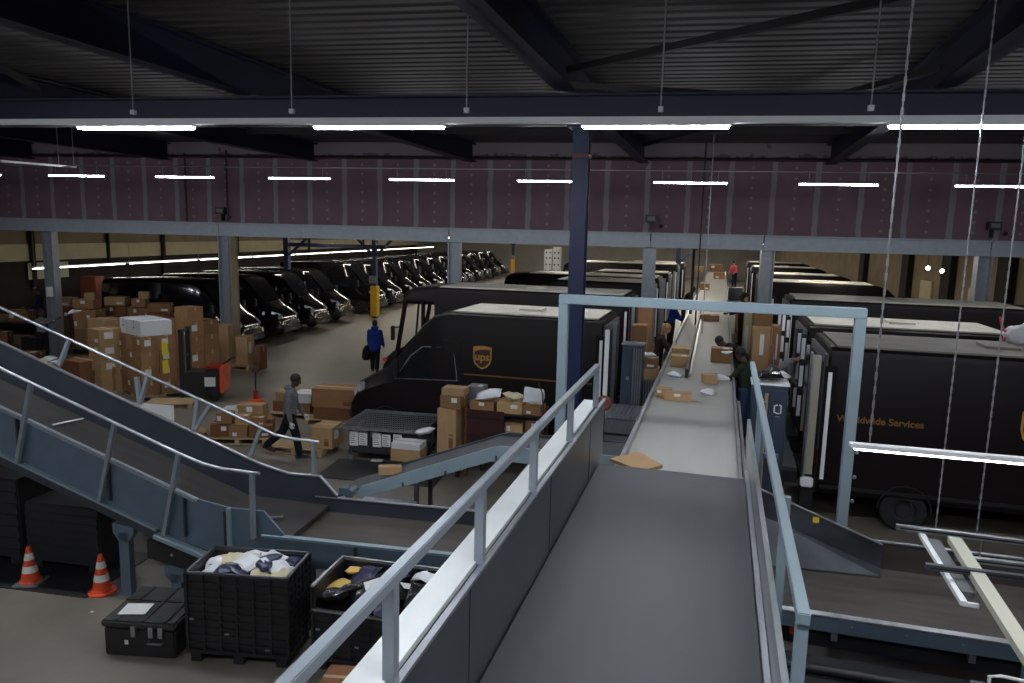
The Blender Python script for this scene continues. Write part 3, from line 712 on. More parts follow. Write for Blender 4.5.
def glossy_van():
    """panel van: local x 0 = rear, nose at +5.9, wheels on z 0"""
    t = empty('panel_van', (0, 0, 0), 0)
    st = [(0, .93, .84, .38, 1.3, 2.5), (.06, .97, .88, .34, 1.35, 2.6), (2.0, .99, .89, .34, 1.38, 2.68), (3.85, .99, .89, .34, 1.38, 2.66), (4.15, .99, .86, .34, 1.38, 2.56), (4.45, .99, .83, .34, 1.36, 2.28),
          (4.8, .99, .81, .34, 1.33, 1.88), (5.08, .98, .80, .34, 1.28, 1.56), (5.4, .965, .80, .34, 1.12, 1.36), (5.68, .93, .76, .34, .92, 1.16), (5.84, .86, .70, .36, .78, .98), (5.92, .80, .66, .42, .66, .78)]
    MB().loft([ring(*s) for s in st]).build('body', M_black, t, sharp=50)
    # windscreen just proud of the sloping face
    rr = [(4.2, .76, 2.545), (4.45, .76, 2.30), (4.8, .75, 1.90), (5.04, .74, 1.62)]
    g = MB(); vs = []; 
    for x, w, z in rr:
        for k in range(7):
            y = w*(k/3-1); vs.append((x+.012, y, z+.02+.012*(1-abs(k/3-1))))
    fs = [(i*7+k, i*7+k+1, (i+1)*7+k+1, (i+1)*7+k) for i in range(3) for k in range(6)]
    g.add(vs, fs, True); g.build('windscreen', M_glass, t)
    for s in (-1, 1):
        g = MB(); yy = s*.972
        P = [(3.35, yy+s*.022, 1.42), (4.95, yy+s*.022, 1.40), (4.62, yy-s*.05, 1.95), (4.30, yy-s*.085, 2.22), (3.42, yy-s*.09, 2.25)]
        g.prism(P, (0, 0, 0), (0, s*.012, 0)); g.build('side_window', M_glass, t)
        h = MB(); h.prism([(5.42, s*.84, .98), (5.78, s*.72, .86), (5.84, s*.62, .98), (5.72, s*.60, 1.10), (5.42, s*.80, 1.22)], (0, 0, 0), (.035, s*.05, .03)); h.build('headlamp', M_lamp, t, bevel=.01)
        m = MB().box((4.88, s*1.14, 1.62), (.12, .16, .34)); mr = m.build('mirror', M_plastic, t, bevel=.03)
        MB().bar((4.88, s*.97, 1.5), (4.88, s*1.08, 1.55), .05).build('mirror_arm', M_plastic, mr)
        MB().lo(.0, .03, s*.9-.05, s*.9+.05, .9, 1.4).build('tail_lamp', M_red, t)
        wheel(4.95, s*.88, .34, t); wheel(1.2, s*.88, .34, t)
        MB().box((3.2, s*1.0, 1.2), (.14, .02, .03)).build('door_handle', M_plastic, t)
        MB().bar((.3, s*1.0, .75), (4.2, s*1.0, .75), .02, .05).build('rub_strip', M_plastic, t)
    MB().lo(5.80, 5.98, -.78, .78, .34, .56).build('bumper', M_plastic, t, bevel=.04)
    g = MB()
    for z in (.68, .74, .80): g.lo(5.84, 5.95, -.42, .42, z-.016, z+.016)
    g.build('grille', M_rim, t)
    MB().lathe([(0, 0), (.055, 0), (.055, .02)], (0, 0, 0), 14, 'Y').build('badge', M_lamp, t).matrix_local = Matrix.Translation((5.93, 0, .86)) @ Matrix.Rotation(PI/2, 4, 'Z')
    MB().lo(5.98, 5.99, -.2, .2, .41, .49).build('number_plate', M_carriergrey, t)
    for s in (-1, 1): MB().lo(5.0, 5.06, s*.3-.3, s*.3+.3, 1.585, 1.6).build('wiper', M_plastic, t)
    return t
def text_mesh(name, s, size, m, ext=.004, parent=None):
    c = bpy.data.curves.new(name, 'FONT'); c.body = s; c.size = size; c.extrude = ext; c.offset = .004*size*5
    o = bpy.data.objects.new(name + '_tmp', c); COL.objects.link(o)
    dg = bpy.context.evaluated_depsgraph_get(); dg.update()
    me = bpy.data.meshes.new_from_object(o.evaluated_get(dg)); bpy.data.objects.remove(o)
    me.materials.clear(); me.materials.append(m)
    q = bpy.data.objects.new(name, me); COL.objects.link(q)
    if parent: q.parent = parent
    return q
def shield(parent, x, y, z, w, flip=1):
    """gold shield emblem with letters on a side panel facing -y (flip=1)"""
    prof = [(-.5, .55), (-.25, .60), (0, .62), (.25, .60), (.5, .55), (.5, -.05), (.42, -.32), (.25, -.50), (0, -.62), (-.25, -.50), (-.42, -.32), (-.5, -.05)]
    P = lambda k, d: [(x + a*w*k*flip, y - d*flip, z + b*w*k) for a, b in prof]
    o = MB().prism(P(1, .004), (0, 0, 0), (0, -.006*flip, 0)).build('shield_emblem', M_gold, parent)
    inner = [(-.43, .30), (-.15, .40), (.2, .43), (.43, .42), (.43, -.05), (.35, -.28), (.2, -.43), (0, -.53), (-.2, -.43), (-.35, -.28), (-.43, -.05)]
    MB().prism([(x + a*w*flip, y - .011*flip, z + b*w) for a, b in inner], (0, 0, 0), (0, -.002*flip, 0)).build('shield_field', M_ups, o)
    tx = text_mesh('shield_letters', 'ups', w*.58, M_gold, .002, o)
    tx.rotation_euler = (PI/2, 0, 0 if flip > 0 else PI); tx.location = (x - w*.41*flip, y - .015*flip, z - w*.14)
def box_truck(L=6.3, zt=3.03, kind='sloped', roof=M_roofw, emblem=None, words=None, stripe=False, wd=1.06, box_in=True):
    """delivery truck: local x 0 = rear, nose at +L, roof at zt"""
    t = empty('delivery_truck', (0, 0, 0), 0)
    k = L
    if kind == 'sloped':
        st = [(0, wd, wd-.05, .55, 1.5, zt-.02), (.04, wd, wd-.005, .52, 1.5, zt), (k-2.5, wd, wd-.005, .5, 1.5, zt), (k-2.15, wd, wd-.06, .48, 1.5, zt-.10), (k-1.85, wd-.02, wd-.14, .45, 1.45, zt-.34),
              (k-1.4, wd-.05, wd-.22, .42, 1.4, zt-.86), (k-.95, wd-.06, wd-.24, .4, 1.3, zt-1.36), (k-.55, wd-.08, wd-.26, .38, 1.15, zt-1.58), (k-.2, wd-.14, wd-.30, .38, .95, zt-1.78), (k-.04, wd-.22, wd-.36, .4, .75, zt-2.05), (k, wd-.28, wd-.4, .45, .68, zt-2.2)]
        MB().loft([tring(*s) for s in st]).build('body', M_brown, t, sharp=24)
        g = MB(); vs = []
        for x, w, z in [(k-1.88, .80, zt-.37), (k-1.4, .76, zt-.86), (k-1.0, .74, zt-1.30)]:
            for q in range(5): vs.append((x+.015, w*(q/2-1), z+.025))
        g.add(vs, [(i*5+q, i*5+q+1, (i+1)*5+q+1, (i+1)*5+q) for i in range(2) for q in range(4)], True); g.build('windscreen', M_glass, t)
        for s in (-1, 1):
            yy = s*(wd-.035)
            MB().prism([(k-2.75, yy, 1.52), (k-1.25, yy, 1.46), (k-1.62, yy-s*.06, 2.0), (k-1.9, yy-s*.07, 2.22), (k-2.65, yy-s*.02, 2.25)], (0, 0, 0), (0, s*.035, 0)).build('side_window', M_glass, t, bevel=.01)
            wy = s*(wd+.006); WP = [(k-2.75, wy, 1.52), (k-1.25, wy-s*.01, 1.46), (k-1.62, wy-s*.06, 2.0), (k-1.9, wy-s*.07, 2.22), (k-2.65, wy-s*.02, 2.25), (k-2.75, wy, 1.52)]
            MB().tube(WP, .012, 6).build('window_seal', M_galv, t)
            g = MB(); g.tube([(k-2.8, s*(wd+.005), 1.45), (k-2.8, s*(wd+.005), 2.35), (k-2.4, s*(wd-.01), 2.42)], .012, 6); g.tube([(k-2.8, s*(wd+.005), 1.45), (k-2.8, s*(wd+.005), .6)], .01, 6); g.build('door_seal', M_plastic, t)
            MB().prism([(k-.42, s*(wd-.16), 1.08), (k-.12, s*(wd-.30), .88), (k-.05, s*(wd-.42), 1.0), (k-.2, s*(wd-.42), 1.18), (k-.42, s*(wd-.18), 1.28)], (0, 0, 0), (.03, s*.05, .03)).build('headlamp', M_lamp, t, bevel=.01)
            m = MB().box((k-1.35, s*(wd+.16), 1.75), (.1, .18, .4)).build('mirror', M_plastic, t, bevel=.03)
            MB().bar((k-1.4, s*(wd-.05), 1.6), (k-1.35, s*(wd+.1), 1.65), .04).build('mirror_arm', M_plastic, m)
            MB().box((k-2.9, s*(wd+.01), 1.25), (.16, .025, .035)).build('door_handle', M_galv, t)
        MB().lo(k-.16, k+.05, -wd+.25, wd-.25, .36, .6).build('bumper', M_plastic, t, bevel=.04)
        MB().lo(k-.06, k+.02, -.4, .4, .70, .84).build('grille', M_rim, t)
        roof_end = k-2.6
    else:   # step van with upright windscreen and short bonnet
        cab = k-1.75
        st = [(0, wd, wd-.05, .55, 1.5, zt-.02), (.04, wd, wd-.005, .52, 1.5, zt), (cab, wd, wd-.005, .5, 1.5, zt)]
        MB().loft([tring(*s) for s in st]).build('body', M_brown, t, sharp=24)
        st = [(cab, wd, wd-.03, zt-.5, zt-.35, zt), (cab+.7, wd, wd-.08, zt-.5, zt-.36, zt-.04), (cab+.98, wd-.04, wd-.16, zt-.52, zt-.42, zt-.2)]
        MB().loft([tring(*s) for s in st]).build('cab_roof', M_brown, t, sharp=50)
        st = [(cab+.0, wd, wd-.02, .45, .8, 1.05), (cab+.85, wd, wd-.04, .45, .9, 1.15), (cab+1.1, wd-.03, wd-.1, .45, 1.0, 1.38), (k-.3, wd-.12, wd-.25, .45, .95, 1.22), (k-.05, wd-.25, wd-.4, .5, .8, 1.0), (k, wd-.3, wd-.5, .55, .7, .85)]
        MB().loft([tring(*s) for s in st]).build('bonnet', M_brown, t, sharp=50)
        for s in (-1, 1):
            MB().bar((cab+1.18, s*(wd-.1), 1.3), (cab+.9, s*(wd-.08), zt-.35), .09, .1).build('windscreen_pillar', M_brown, t)
            MB().bar((cab+.35, s*(wd-.02), .95), (cab+.35, s*(wd-.02), zt-.35), .06, .14).build('door_pillar', M_brown, t)
            m = MB().box((cab+1.2, s*(wd+.18), 1.85), (.08, .16, .42)).build('mirror', M_plastic, t, bevel=.02)
            MB().bar((cab+1.12, s*(wd-.08), 2.0), (cab+1.2, s*(wd+.14), 2.0), .03).build('mirror_arm', M_plastic, m)
            MB().lathe([(0, .03), (.09, .02), (.1, 0)], (0, 0, 0), 16, 'Z').build('headlamp', M_lamp, t).matrix_local = Matrix.Translation((k-.1, s*.62, .95)) @ Matrix.Rotation(PI/2, 4, 'Y')
            MB().lo(k-.16, k-.06, s*.85-.05, s*.85+.05, .95, 1.05).build('indicator', M_orange, t)
        MB().lo(k-.1, k+.08, -wd+.2, wd-.2, .38, .58).build('bumper', M_plastic, t, bevel=.03)
        MB().bar((cab+1.05, -.05, 1.35), (cab+.93, -.05, zt-.4), .05, .05).build('windscreen_divider', M_brown, t)
        sw = MB().lathe([(.20, -.015), (.215, 0), (.20, .015), (.185, 0), (.20, -.015)], (0, 0, 0), 20).build('steering_wheel', M_plastic, t); sw.matrix_local = Matrix.Translation((cab+.75, .35, 1.5)) @ Matrix.Rotation(.9, 4, 'Y')
        st_ = MB(); st_.lo(cab+.1, cab+.5, .15, .6, .9, 1.15); st_.lo(cab+.1, cab+.2, .15, .6, 1.15, 1.8); st_.build('driver_seat', M_plastic, t, bevel=.03)
        roof_end = cab-.1
    rf = MB().lo(.12, roof_end, -wd+.09, wd-.09, zt, zt+.03).build('roof_panel', roof, t, bevel=.02)
    MB().lo(roof_end*.45, roof_end*.45+.55, -.28, .28, zt+.035, zt+.075).build('roof_vent', roof, rf, bevel=.02)
    for s in (-1, 1):
        wheel(k-1.05, s*(wd-.14), .36, t); wheel(1.35, s*(wd-.16), .36, t, .3)
        for (wx) in (k-1.05, 1.35):
            ps = [(wx + .41*math.cos(a), s*(wd+.004), .38 + .41*math.sin(a)) for a in [PI*q/10 for q in range(11)]]
            MB().tube(ps, .014, 6).build('arch_trim', M_plastic, t)
        MB().lo(.02, k-2.6, s*(wd+.003)-.006, s*(wd+.003)+.006, .62, .68).build('sill_trim', M_plastic, t)
        if stripe: MB().lo(.2, k-2.9, s*(wd+.008)-.004, s*(wd+.008)+.004, 1.67, 1.70).build('side_stripe', M_gold2, t)
    # rear opening: near-black panel paints the shade of the load space
    g = MB(); g.lo(-.02, .0, -wd+.14, wd-.14, .75, zt-.3); g.build('opening_shade_panel', M_dark, t)
    g = MB()
    for s in (-1, 1): g.lo(-.05, .0, s*(wd-.08)-.05, s*(wd-.08)+.05, .7, zt-.12)
    g.lo(-.05, 0, -wd+.03, wd-.03, zt-.28, zt-.12)
    g.build('rear_frame', M_carriergrey, t)
    for s in (-1, 1):
        d = MB(); d.lo(-.05, .14, s*(wd+.06)-.02, s*(wd+.06)+.02, .75, zt-.3); dd = d.build('rear_door', M_brown, t)
        MB().lo(.0, .06, s*(wd+.09)-.012, s*(wd+.09)+.012, .8, zt-.4).build('door_edge', M_trunk, dd)
        MB().lo(-.07, -.05, s*(wd-.08)-.04, s*(wd-.08)+.04, 1.0, 1.25).build('tail_lamp', M_red, t)
    MB().lo(-.22, 0, -wd+.1, wd-.1, .5, .62).build('step_bumper', M_plastic, t)
    if emblem: shield(t, *emblem)
    if words:
        s, x, z, size, fl = words
        o = text_mesh('side_lettering', s, size, M_gold2, .003, t); o.rotation_euler = (PI/2, 0, 0); o.location = (x, -wd-.012, z)
    return t

# row of parked black vans (nose to the aisle)
pv = glossy_van()
ys = [25.3, 28.4, 31.3, 34.4, 39.2, 42.6, 45.9, 49.2, 52.5, 55.8, 59.1, 62.6, 66.2, 69.9, 73.8, 78.0]
pvl = ['nearest of the parked row, half behind carton stacks', 'second in the parked row, behind the grey post by the tall cartons', 'third in the parked row, with open floor before its nose',
       'fourth in the parked row, tucked beside the third one', 'taller-looking one standing alone before the yellow column guard', 'just behind the yellow column guard',
       'second beyond the yellow column guard', 'third beyond the yellow column guard', 'fourth beyond the yellow column guard', 'fifth beyond the yellow column guard, near the grey post',
       'first one seen past the grey post behind the step van', 'second one seen past the grey post', 'third one seen past the grey post', 'fourth one seen past the grey post', 'next to last of the parked row', 'last and farthest of the parked row']
for i, y in enumerate(ys):
    o = pv if i == 0 else copy_tree(pv)
    place(o, W(-21.0 + (.15 if i == 4 else random.uniform(-.12, .12)), y+1.0), BA, 'black panel van, ' + pvl[i], 'panel vans parked in a row', (1, 1, 1.06 if i == 4 else 1.0))
    o['category'] = 'van'
# docked on the column side (rear to the belt, nose outwards) : rotate by 180 deg -> emblem on far side flips
v = box_truck(5.95, 3.03, 'sloped', M_roofw, emblem=(2.62, 1.072, 2.08, .42, -1), stripe=True)
tag(place(v, (-2.25, 16.08, 0), PI, 'dark brown delivery van with gold shield emblem, docked nearest behind the navy column'), cat='van', group='vans docked on the column side')
v2 = box_truck(7.2, 3.2, 'step', M_roofw)
tag(place(v2, (-2.3, 20.45, 0), PI, 'dark brown step van with upright open cab, docked behind the emblem van'), cat='van', group='vans docked on the column side')
ldl = ['yellowish roofed', 'third', 'white roofed']
for i, (y, k, sc) in enumerate([(27.3, v, 1.03), (30.9, v2, .97), (36.5, v, 1.0), (43.0, v2, 1.0), (50.5, v, 1.0)]):
    o = copy_tree(k)
    place(o, (-2.35, y, 0), PI, 'dark brown docked van, ' + ['with its pale roof just beyond the grey post and step van', 'second beyond the grey post on the column side', 'third beyond the grey post on the column side', 'fourth beyond the grey post, mostly a thin roof strip', 'farthest docked on the column side'][i], 'vans docked on the column side', (1, 1, sc))
# docked on the truck side
r1 = box_truck(7.4, 3.03, 'step', mat('dull_grey_roof', (.30, .28, .25), .6, 0, .3, .25, 2), emblem=(3.12, -1.062, 1.93, .50, 1), words=('Worldwide Services', .20, 1.80, .16, 1))
tag(place(r1, (1.82, 14.08, 0), 0, 'large dark brown truck with Worldwide Services lettering, nearest docked'), cat='truck', group='trucks docked beside the belt')
r2 = box_truck(6.3, 3.03, 'sloped', M_roofw)
tag(place(r2, (1.82, 17.35, 0), 0, 'dark brown truck with a cream roof parked directly behind the lettered one'), cat='truck', group='trucks docked beside the belt')
for i, (y, k, sc) in enumerate([(22.15, r1, 1.05), (31.2, r2, 1.03), (39.8, r2, 1.0), (49.0, r2, 1.0), (57.5, r2, 1.0)]):
    o = copy_tree(k)
    place(o, (1.86, y, 0), 0, 'dark brown docked truck, ' + ['third along the belt with a long grey roof', 'fourth along the belt, white roof strip', 'fifth along the belt, thin roof strip', 'sixth along the belt, thin roof strip', 'farthest along the belt under the mezzanine'][i], 'trucks docked beside the belt', (1, 1, sc))
    if k is r1:
        for c in children(o):
            if c.name.startswith('side_lettering') or c.name.startswith('shield_emblem'):
                for c2 in children(c): bpy.data.objects.remove(c2)
                bpy.data.objects.remove(c)
            elif c.name.startswith('roof_panel'):
                c.material_slots[0].link = 'OBJECT'; c.material_slots[0].material = M_roofw

# ================================================================ PEOPLE
def rotm(ax, a): return Matrix.Rotation(a, 3, ax)
def human(lab, loc, face, top, legs, shoes=M_shoe, skin=M_skinD, hair=M_hairK, h=1.75, bend=0.0, twist=0.0, la=(0, 0, .2), ra=(0, 0, .2), ll=(0, 0), rl=(0, 0), hair_len=0, vox=.010,
          gloves=False, nod=0.0, cap=None, topname='jacket', longcoat=0.0, crouch=0.0, bulk=0.0):
    """faces local +X. la/ra = (forward swing, outward, elbow bend); ll/rl = (thigh forward, knee bend)"""
    k = h/1.75
    t = empty('person', loc, face, lab, 'person')
    pel = Vector((0, 0, (.95-crouch)*k))
    RT = rotm('Z', twist) @ rotm('Y', bend)
    U = lambda x, y, z: pel + RT @ Vector((x*k, y*k, z*k))
    RH = RT @ rotm('Y', nod)
    neck0 = U(0, 0, .50); hd = neck0 + RH @ Vector((.02*k, 0, .17*k))
    Hd = lambda x, y, z: hd + RH @ Vector((x*k, y*k, z*k))
    def cap_(m, a, b, ra_, rb, n=12):
        m.tube([a, b], [ra_, rb], n); m.sphere(a, ra_, n, 8); m.sphere(b, rb, n, 8)
    body = MB(); coat = MB(); pants = MB(); 
    # torso
    for mbd, g in ((body, 0), (coat, .018+bulk)):
        rings = []
        for z, rx, ry in ((-.08, .10, .15), (.02, .105, .155), (.14, .095, .14), (.28, .115, .165), (.38, .11, .175), (.44, .085, .14), (.485, .06, .09), (.52, .045, .055)):
            gg = g if z < .4 else min(g, .02)
            rings.append([U((rx+gg)*math.cos(a), (ry+gg)*math.sin(a), z) for a in [2*PI*q/16 for q in range(16)]])
        mbd.loft(rings)
    if longcoat: cap_(coat, U(0, .04, -.05), U(0, .06, -.05-longcoat), .14*k, .15*k); cap_(coat, U(0, -.04, -.05), U(0, -.06, -.05-longcoat), .14*k, .15*k)
    cap_(body, neck0 - Vector((0, 0, .03)), neck0 + (hd-neck0)*.55, .052*k, .050*k)
    # head
    body.sphere(Hd(0, 0, .02), (.100*k, .082*k, .115*k), 16, 12)
    cap_(body, Hd(.035, 0, -.055), Hd(.055, 0, -.075), .052*k, .036*k)
    cap_(body, Hd(.09, 0, .02), Hd(.106, 0, -.015), .010*k, .016*k, 8)
    cap_(body, Hd(.088, -.02, -.052), Hd(.088, .02, -.052), .010*k, .010*k, 8)
    for s in (-1, 1): body.sphere(Hd(-.005, s*.078, .0), (.018*k, .010*k, .028*k), 8, 6)
    # hair
    hm = MB(); hm.sphere(Hd(-.018, 0, .045), (.106*k, .094*k, .108*k), 16, 12)
    if hair_len: 
        hm.sphere(Hd(-.05, 0, -.04), (.055*k, .085*k, (.08+hair_len/2)*k), 14, 10)
    # arms and hands
    for s, (sw, out, el) in ((1, la), (-1, ra)):
        sh = U(0, s*.175, .415)
        RA = RT @ rotm('X', s*out) @ rotm('Y', -sw)
        e = sh + RA @ Vector((0, 0, -.29*k))
        RE = RA @ rotm('Y', -el)
        w = e + RE @ Vector((0, 0, -.26*k))
        cap_(body, sh, e, .050*k, .038*k); cap_(body, e, w, .038*k, .026*k)
        cap_(coat, sh, e, (.066+bulk*.5)*k, (.055+bulk*.6)*k); cap_(coat, e, e + (w-e)*.93, (.055+bulk*.6)*k, (.042+bulk*.3)*k)
        hb = MB() if gloves else body
        pal = lambda x, y, z: w + RE @ Vector((x*k, y*k, z*k))
        cap_(hb, pal(0, 0, -.02), pal(0, 0, -.075), .026*k, .030*k, 10)
        hb.sphere(pal(0, 0, -.06), (.034*k, .018*k, .045*k), 10, 8)
        for q, (fx, fl) in enumerate(((-.028, .060), (-.009, .074), (.010, .078), (.029, .070))):
            a = pal(fx, 0, -.09); b = pal(fx*1.15+.006, s*-.012, -.09-fl*.55); c = pal(fx*1.15+.01, s*-.034, -.09-fl*.95)
            cap_(hb, a, b, .0095*k, .0088*k, 8); cap_(hb, b, c, .0088*k, .0075*k, 8)
        a = pal(.030, 0, -.045); b = pal(.056, s*-.012, -.078); c = pal(.060, s*-.026, -.106)
        cap_(hb, a, b, .012*k, .0105*k, 8); cap_(hb, b, c, .0105*k, .009*k, 8)
        if gloves:
            o = hb.build('glove', M_glove, t, weld=False); rm(o, .007)
            cap_(body, w, pal(0, 0, -.05), .024*k, .02*k)
    # legs
    for s, (th, kn) in ((1, ll), (-1, rl)):
        hp = pel + rotm('Z', twist*.3) @ Vector((0, s*.092*k, -.04*k))
        RL = rotm('Y', -th)
        kne = hp + RL @ Vector((0, 0, -.42*k)); RK = RL @ rotm('Y', kn)
        ank = kne + RK @ Vector((0, 0, -.41*k))
        cap_(body, hp, kne, .080*k, .050*k); cap_(body, kne, ank, .050*k, .034*k)
        cap_(pants, hp, kne, .112*k, .084*k); cap_(pants, kne, ank + Vector((0, 0, .02)), .084*k, .070*k)
        RF = rotm('Y', min(max(-(th - kn)*.5, -.5), .5))
        toe = ank + RF @ Vector((.15*k, 0, -.035*k)); heel = ank + RF @ Vector((-.045*k, 0, -.035*k))
        cap_(body, ank, toe, .034*k, .022*k)
        sm = MB(); cap_(sm, heel, ank + RF @ Vector((.06*k, 0, -.02*k)), .046*k, .050*k); cap_(sm, ank + RF @ Vector((.05*k, 0, -.03*k)), toe, .046*k, .036*k)
        sm.box((heel+toe)/2 + Vector((0, 0, -.035*k)), (.27*k, .085*k, .022*k), M=RF)
        o = sm.build('shoe', shoes, t, weld=False); rm(o, .012)
    pants.loft([[pel + Vector((rx*k*math.cos(a), ry*k*math.sin(a), z*k)) for a in [2*PI*q/14 for q in range(14)]] for z, rx, ry in ((-.16, .10, .15), (-.06, .125, .172), (.05, .12, .165))])
    ob = body.build('body', skin, t, weld=False); rm(ob, vox)
    oc = coat.build(topname, top, t, weld=False); rm(oc, vox*1.3, 6)
    # collar and hem details
    op = pants.build('trousers', legs, t, weld=False); rm(op, vox*1.3, 4)
    oh = hm.build('hair', hair, t, weld=False)
    # carve the face side of the hair by shifting it back: fringe stays above the brow
    eye = MB()
    for s in (-1, 1): eye.sphere(Hd(.091, s*.032, .022), .012*k, 8, 6)
    eye.build('eyes', M_plastic, t)
    if cap: 
        c = MB(); c.sphere(Hd(-.012, 0, .06), (.103*k, .090*k, .088*k), 14, 10); cap_(c, Hd(.06, 0, .075), Hd(.13, 0, .065), .03*k, .015*k); c.build('cap', cap, t, weld=False)
    return t
def rm(o, v, it=3):
    m = o.modifiers.new('Remesh', 'REMESH'); m.mode = 'VOXEL'; m.voxel_size = v; m.use_smooth_shade = True
    s = o.modifiers.new('Smooth', 'SMOOTH'); s.iterations = it; s.factor = .5

p = G(291, 459, 0)
man = human('man in a grey hoodie, black trousers and white gloves walking beside the pallets', (p.x, p.y, 0.02), math.radians(24), M_greyC, M_blackC, h=1.80, la=(.30, .1, .35), ra=(-.05, .1, .3),
      ll=(-.42, .42), rl=(.30, .16), bend=.08, gloves=True, nod=.3, bulk=.012, topname='hoodie', vox=.008)
hood = MB(); hood.sphere((-.02, 0, 1.50), (.10, .105, .06), 14, 10); hood.build('hood', M_greyC, man)
p = G(375, 372, 0)
bl = human('person in a royal blue jacket and dark trousers seen from behind near the step van', (p.x, p.y, 0.02), math.radians(105), M_blueC, M_blackC, h=1.74, la=(.2, .12, .5), ra=(.15, .15, .5), ll=(.12, .1), rl=(-.1, .05),
      cap=M_blackC, vox=.010, longcoat=.08, bulk=.045)
hood = MB(); hood.sphere((-.01, 0, 1.48), (.12, .13, .10), 14, 10); hood.build('hood', M_blueC, bl)
carry = MB().loft([[Vector((a*math.cos(t_), b*math.sin(t_), z)) for t_ in [2*PI*q/12 for q in range(12)]] for z, a, b in ((0, .10, .16), (.08, .16, .20), (.35, .13, .17), (.48, .05, .10))]).build('shoulder_bag', M_blackC); carry.location = (p.x-.27, p.y-.06, .42); tag(carry, 'dark shoulder bag hanging at the side of the blue jacketed person', 'bag')
MB().tube([(.02, 0, .46), (.10, 0, .75), (.22, .02, .98)], .015, 6).build('strap', M_blackC, carry)
p = onB(43, 350, 21.9)
human('worker in a grey sweater reaching up with both arms beside the grey post', (p.x, p.y, 0.02), math.radians(5), M_greyC, M_blackC, h=1.76, la=(1.5, .1, .4), ra=(1.3, .1, .5), ll=(.1, 0), rl=(-.1, .05), vox=.012, topname='sweater')
p = onB(40, 320, 23.7)
t = empty('step_platform', (p.x, p.y, 0), BA, 'low dark platform under the tall navy clad person', 'platform'); MB().lo(-.5, .5, -.4, .4, 0, .5).build('deck', M_dark, t)
human('tall person in dark navy clothes and a grey cap behind the sweatered worker', (p.x, p.y, 0.53), math.radians(-140), M_navyC, M_navyC, h=1.85, la=(.4, .1, .9), ra=(.3, .1, .7), vox=.014, cap=M_carriergrey)
# belt workers (on the walkway decks, 1.05 m)
human('person with light brown hair in dark clothes sorting on the column side of the belt', (-1.32, 17.6, 1.07), math.radians(10), M_brownC, M_navyC, skin=M_skinL, hair=M_hairB, h=1.70, la=(.9, .1, .5), ra=(.7, .1, .6), hair_len=.16, bend=.15, nod=.35, vox=.010)
human('person in dark clothes leaning far over the belt to reach a carton', (.66, 17.9, 1.07), math.radians(178), M_blackC, M_blackC, h=1.75, la=(1.35, .12, .15), ra=(1.25, .1, .25), bend=.95, nod=.1, bulk=.02, vox=.010, crouch=.03, ll=(.12, .1), rl=(-.1, .05))
human('worker in a dark olive top and blue jeans on the truck side of the belt', (.60, 14.2, 1.07), math.radians(150), M_green, M_jeans, h=1.72, la=(.75, .1, .9), ra=(.6, .1, .9), bend=.12, nod=.4, vox=.009)
human('stooping worker with grey hair in a grey top turned to the open truck', (1.25, 16.1, 1.07), math.radians(-10), M_greyC, M_brownC, skin=M_skinL, hair=M_carriergrey, h=1.68, la=(1.1, .1, .5), ra=(.9, .1, .6), bend=.8, nod=.3, vox=.012, topname='top')
human('worker in a bright blue shirt farther along the column side of the belt', (-1.45, 24.2, 1.07), math.radians(20), M_blueC, M_brownC, skin=M_skinL, h=1.74, la=(.7, .1, .6), ra=(.8, .1, .7), bend=.2, vox=.014, topname='shirt')
human('tall worker in a brown uniform far along the truck side of the belt', (.80, 26.5, 1.07), math.radians(170), M_brownC, M_brownC, h=1.86, la=(.6, .1, .7), ra=(.5, .1, .6), vox=.014)
t = empty('loading_step', (.92, 46.5, 1.055), 0, 'dark step block under the pink clad person at the far belt end', 'step'); MB().lo(-.4, .4, -.4, .4, 0, .74).build('deck', M_darksheet, t, bevel=.01)
human('person in a pink top at the far end of the sorting belt', (.82, 46.5, 1.81), math.radians(-120), M_pink, M_navyC, skin=M_skinL, h=1.6, la=(.6, .1, .8), ra=(.5, .1, .8), bend=.3, vox=.018, topname='top')
human('brown clad worker bending at the column side near the far end of the belt', (-1.4, 31.5, 1.07), math.radians(0), M_brownC, M_brownC, h=1.75, la=(.9, .1, .4), ra=(.9, .1, .4), bend=.5, vox=.016)

# ================================================================ CARTONS
UNIT = {}
def unit_carton(m):
    k = m.name
    if k not in UNIT:
        b = MB().box((0, 0, .5), (1, 1, 1)); UNIT[k] = b.mesh('carton', m, bevel=.012)
    return UNIT[k]
TAPE = MB().lo(-.505, .505, -.055, .055, .998, 1.004).lo(-.506, -.499, -.055, .055, .72, 1.0).lo(.499, .506, -.055, .055, .72, 1.0).mesh('tape', M_tape)
LABV = [MB().lo(a, b, -.506, -.499, c, d).mesh('address_label', M_white) for a, b, c, d in ((-.38, -.12, .48, .82), (.05, .32, .5, .85), (-.30, -.05, .15, .45), (.10, .40, .18, .40), (-.12, .10, .55, .9), (-.42, -.2, .3, .75))]
LABM = MB().lo(-.30, .02, -.506, -.499, .45, .85).mesh('address_label', M_white)
LABT = MB().lo(.08, .34, -.30, .10, .998, 1.006).mesh('address_label', M_white)
LABX = MB().lo(.499, .506, -.3, .05, .4, .82).mesh('address_label', M_white)
PRT = MB().lo(.12, .34, -.504, -.499, .15, .38).lo(.12, .34, -.504, -.499, .42, .46).mesh('printed_mark', M_cardd)
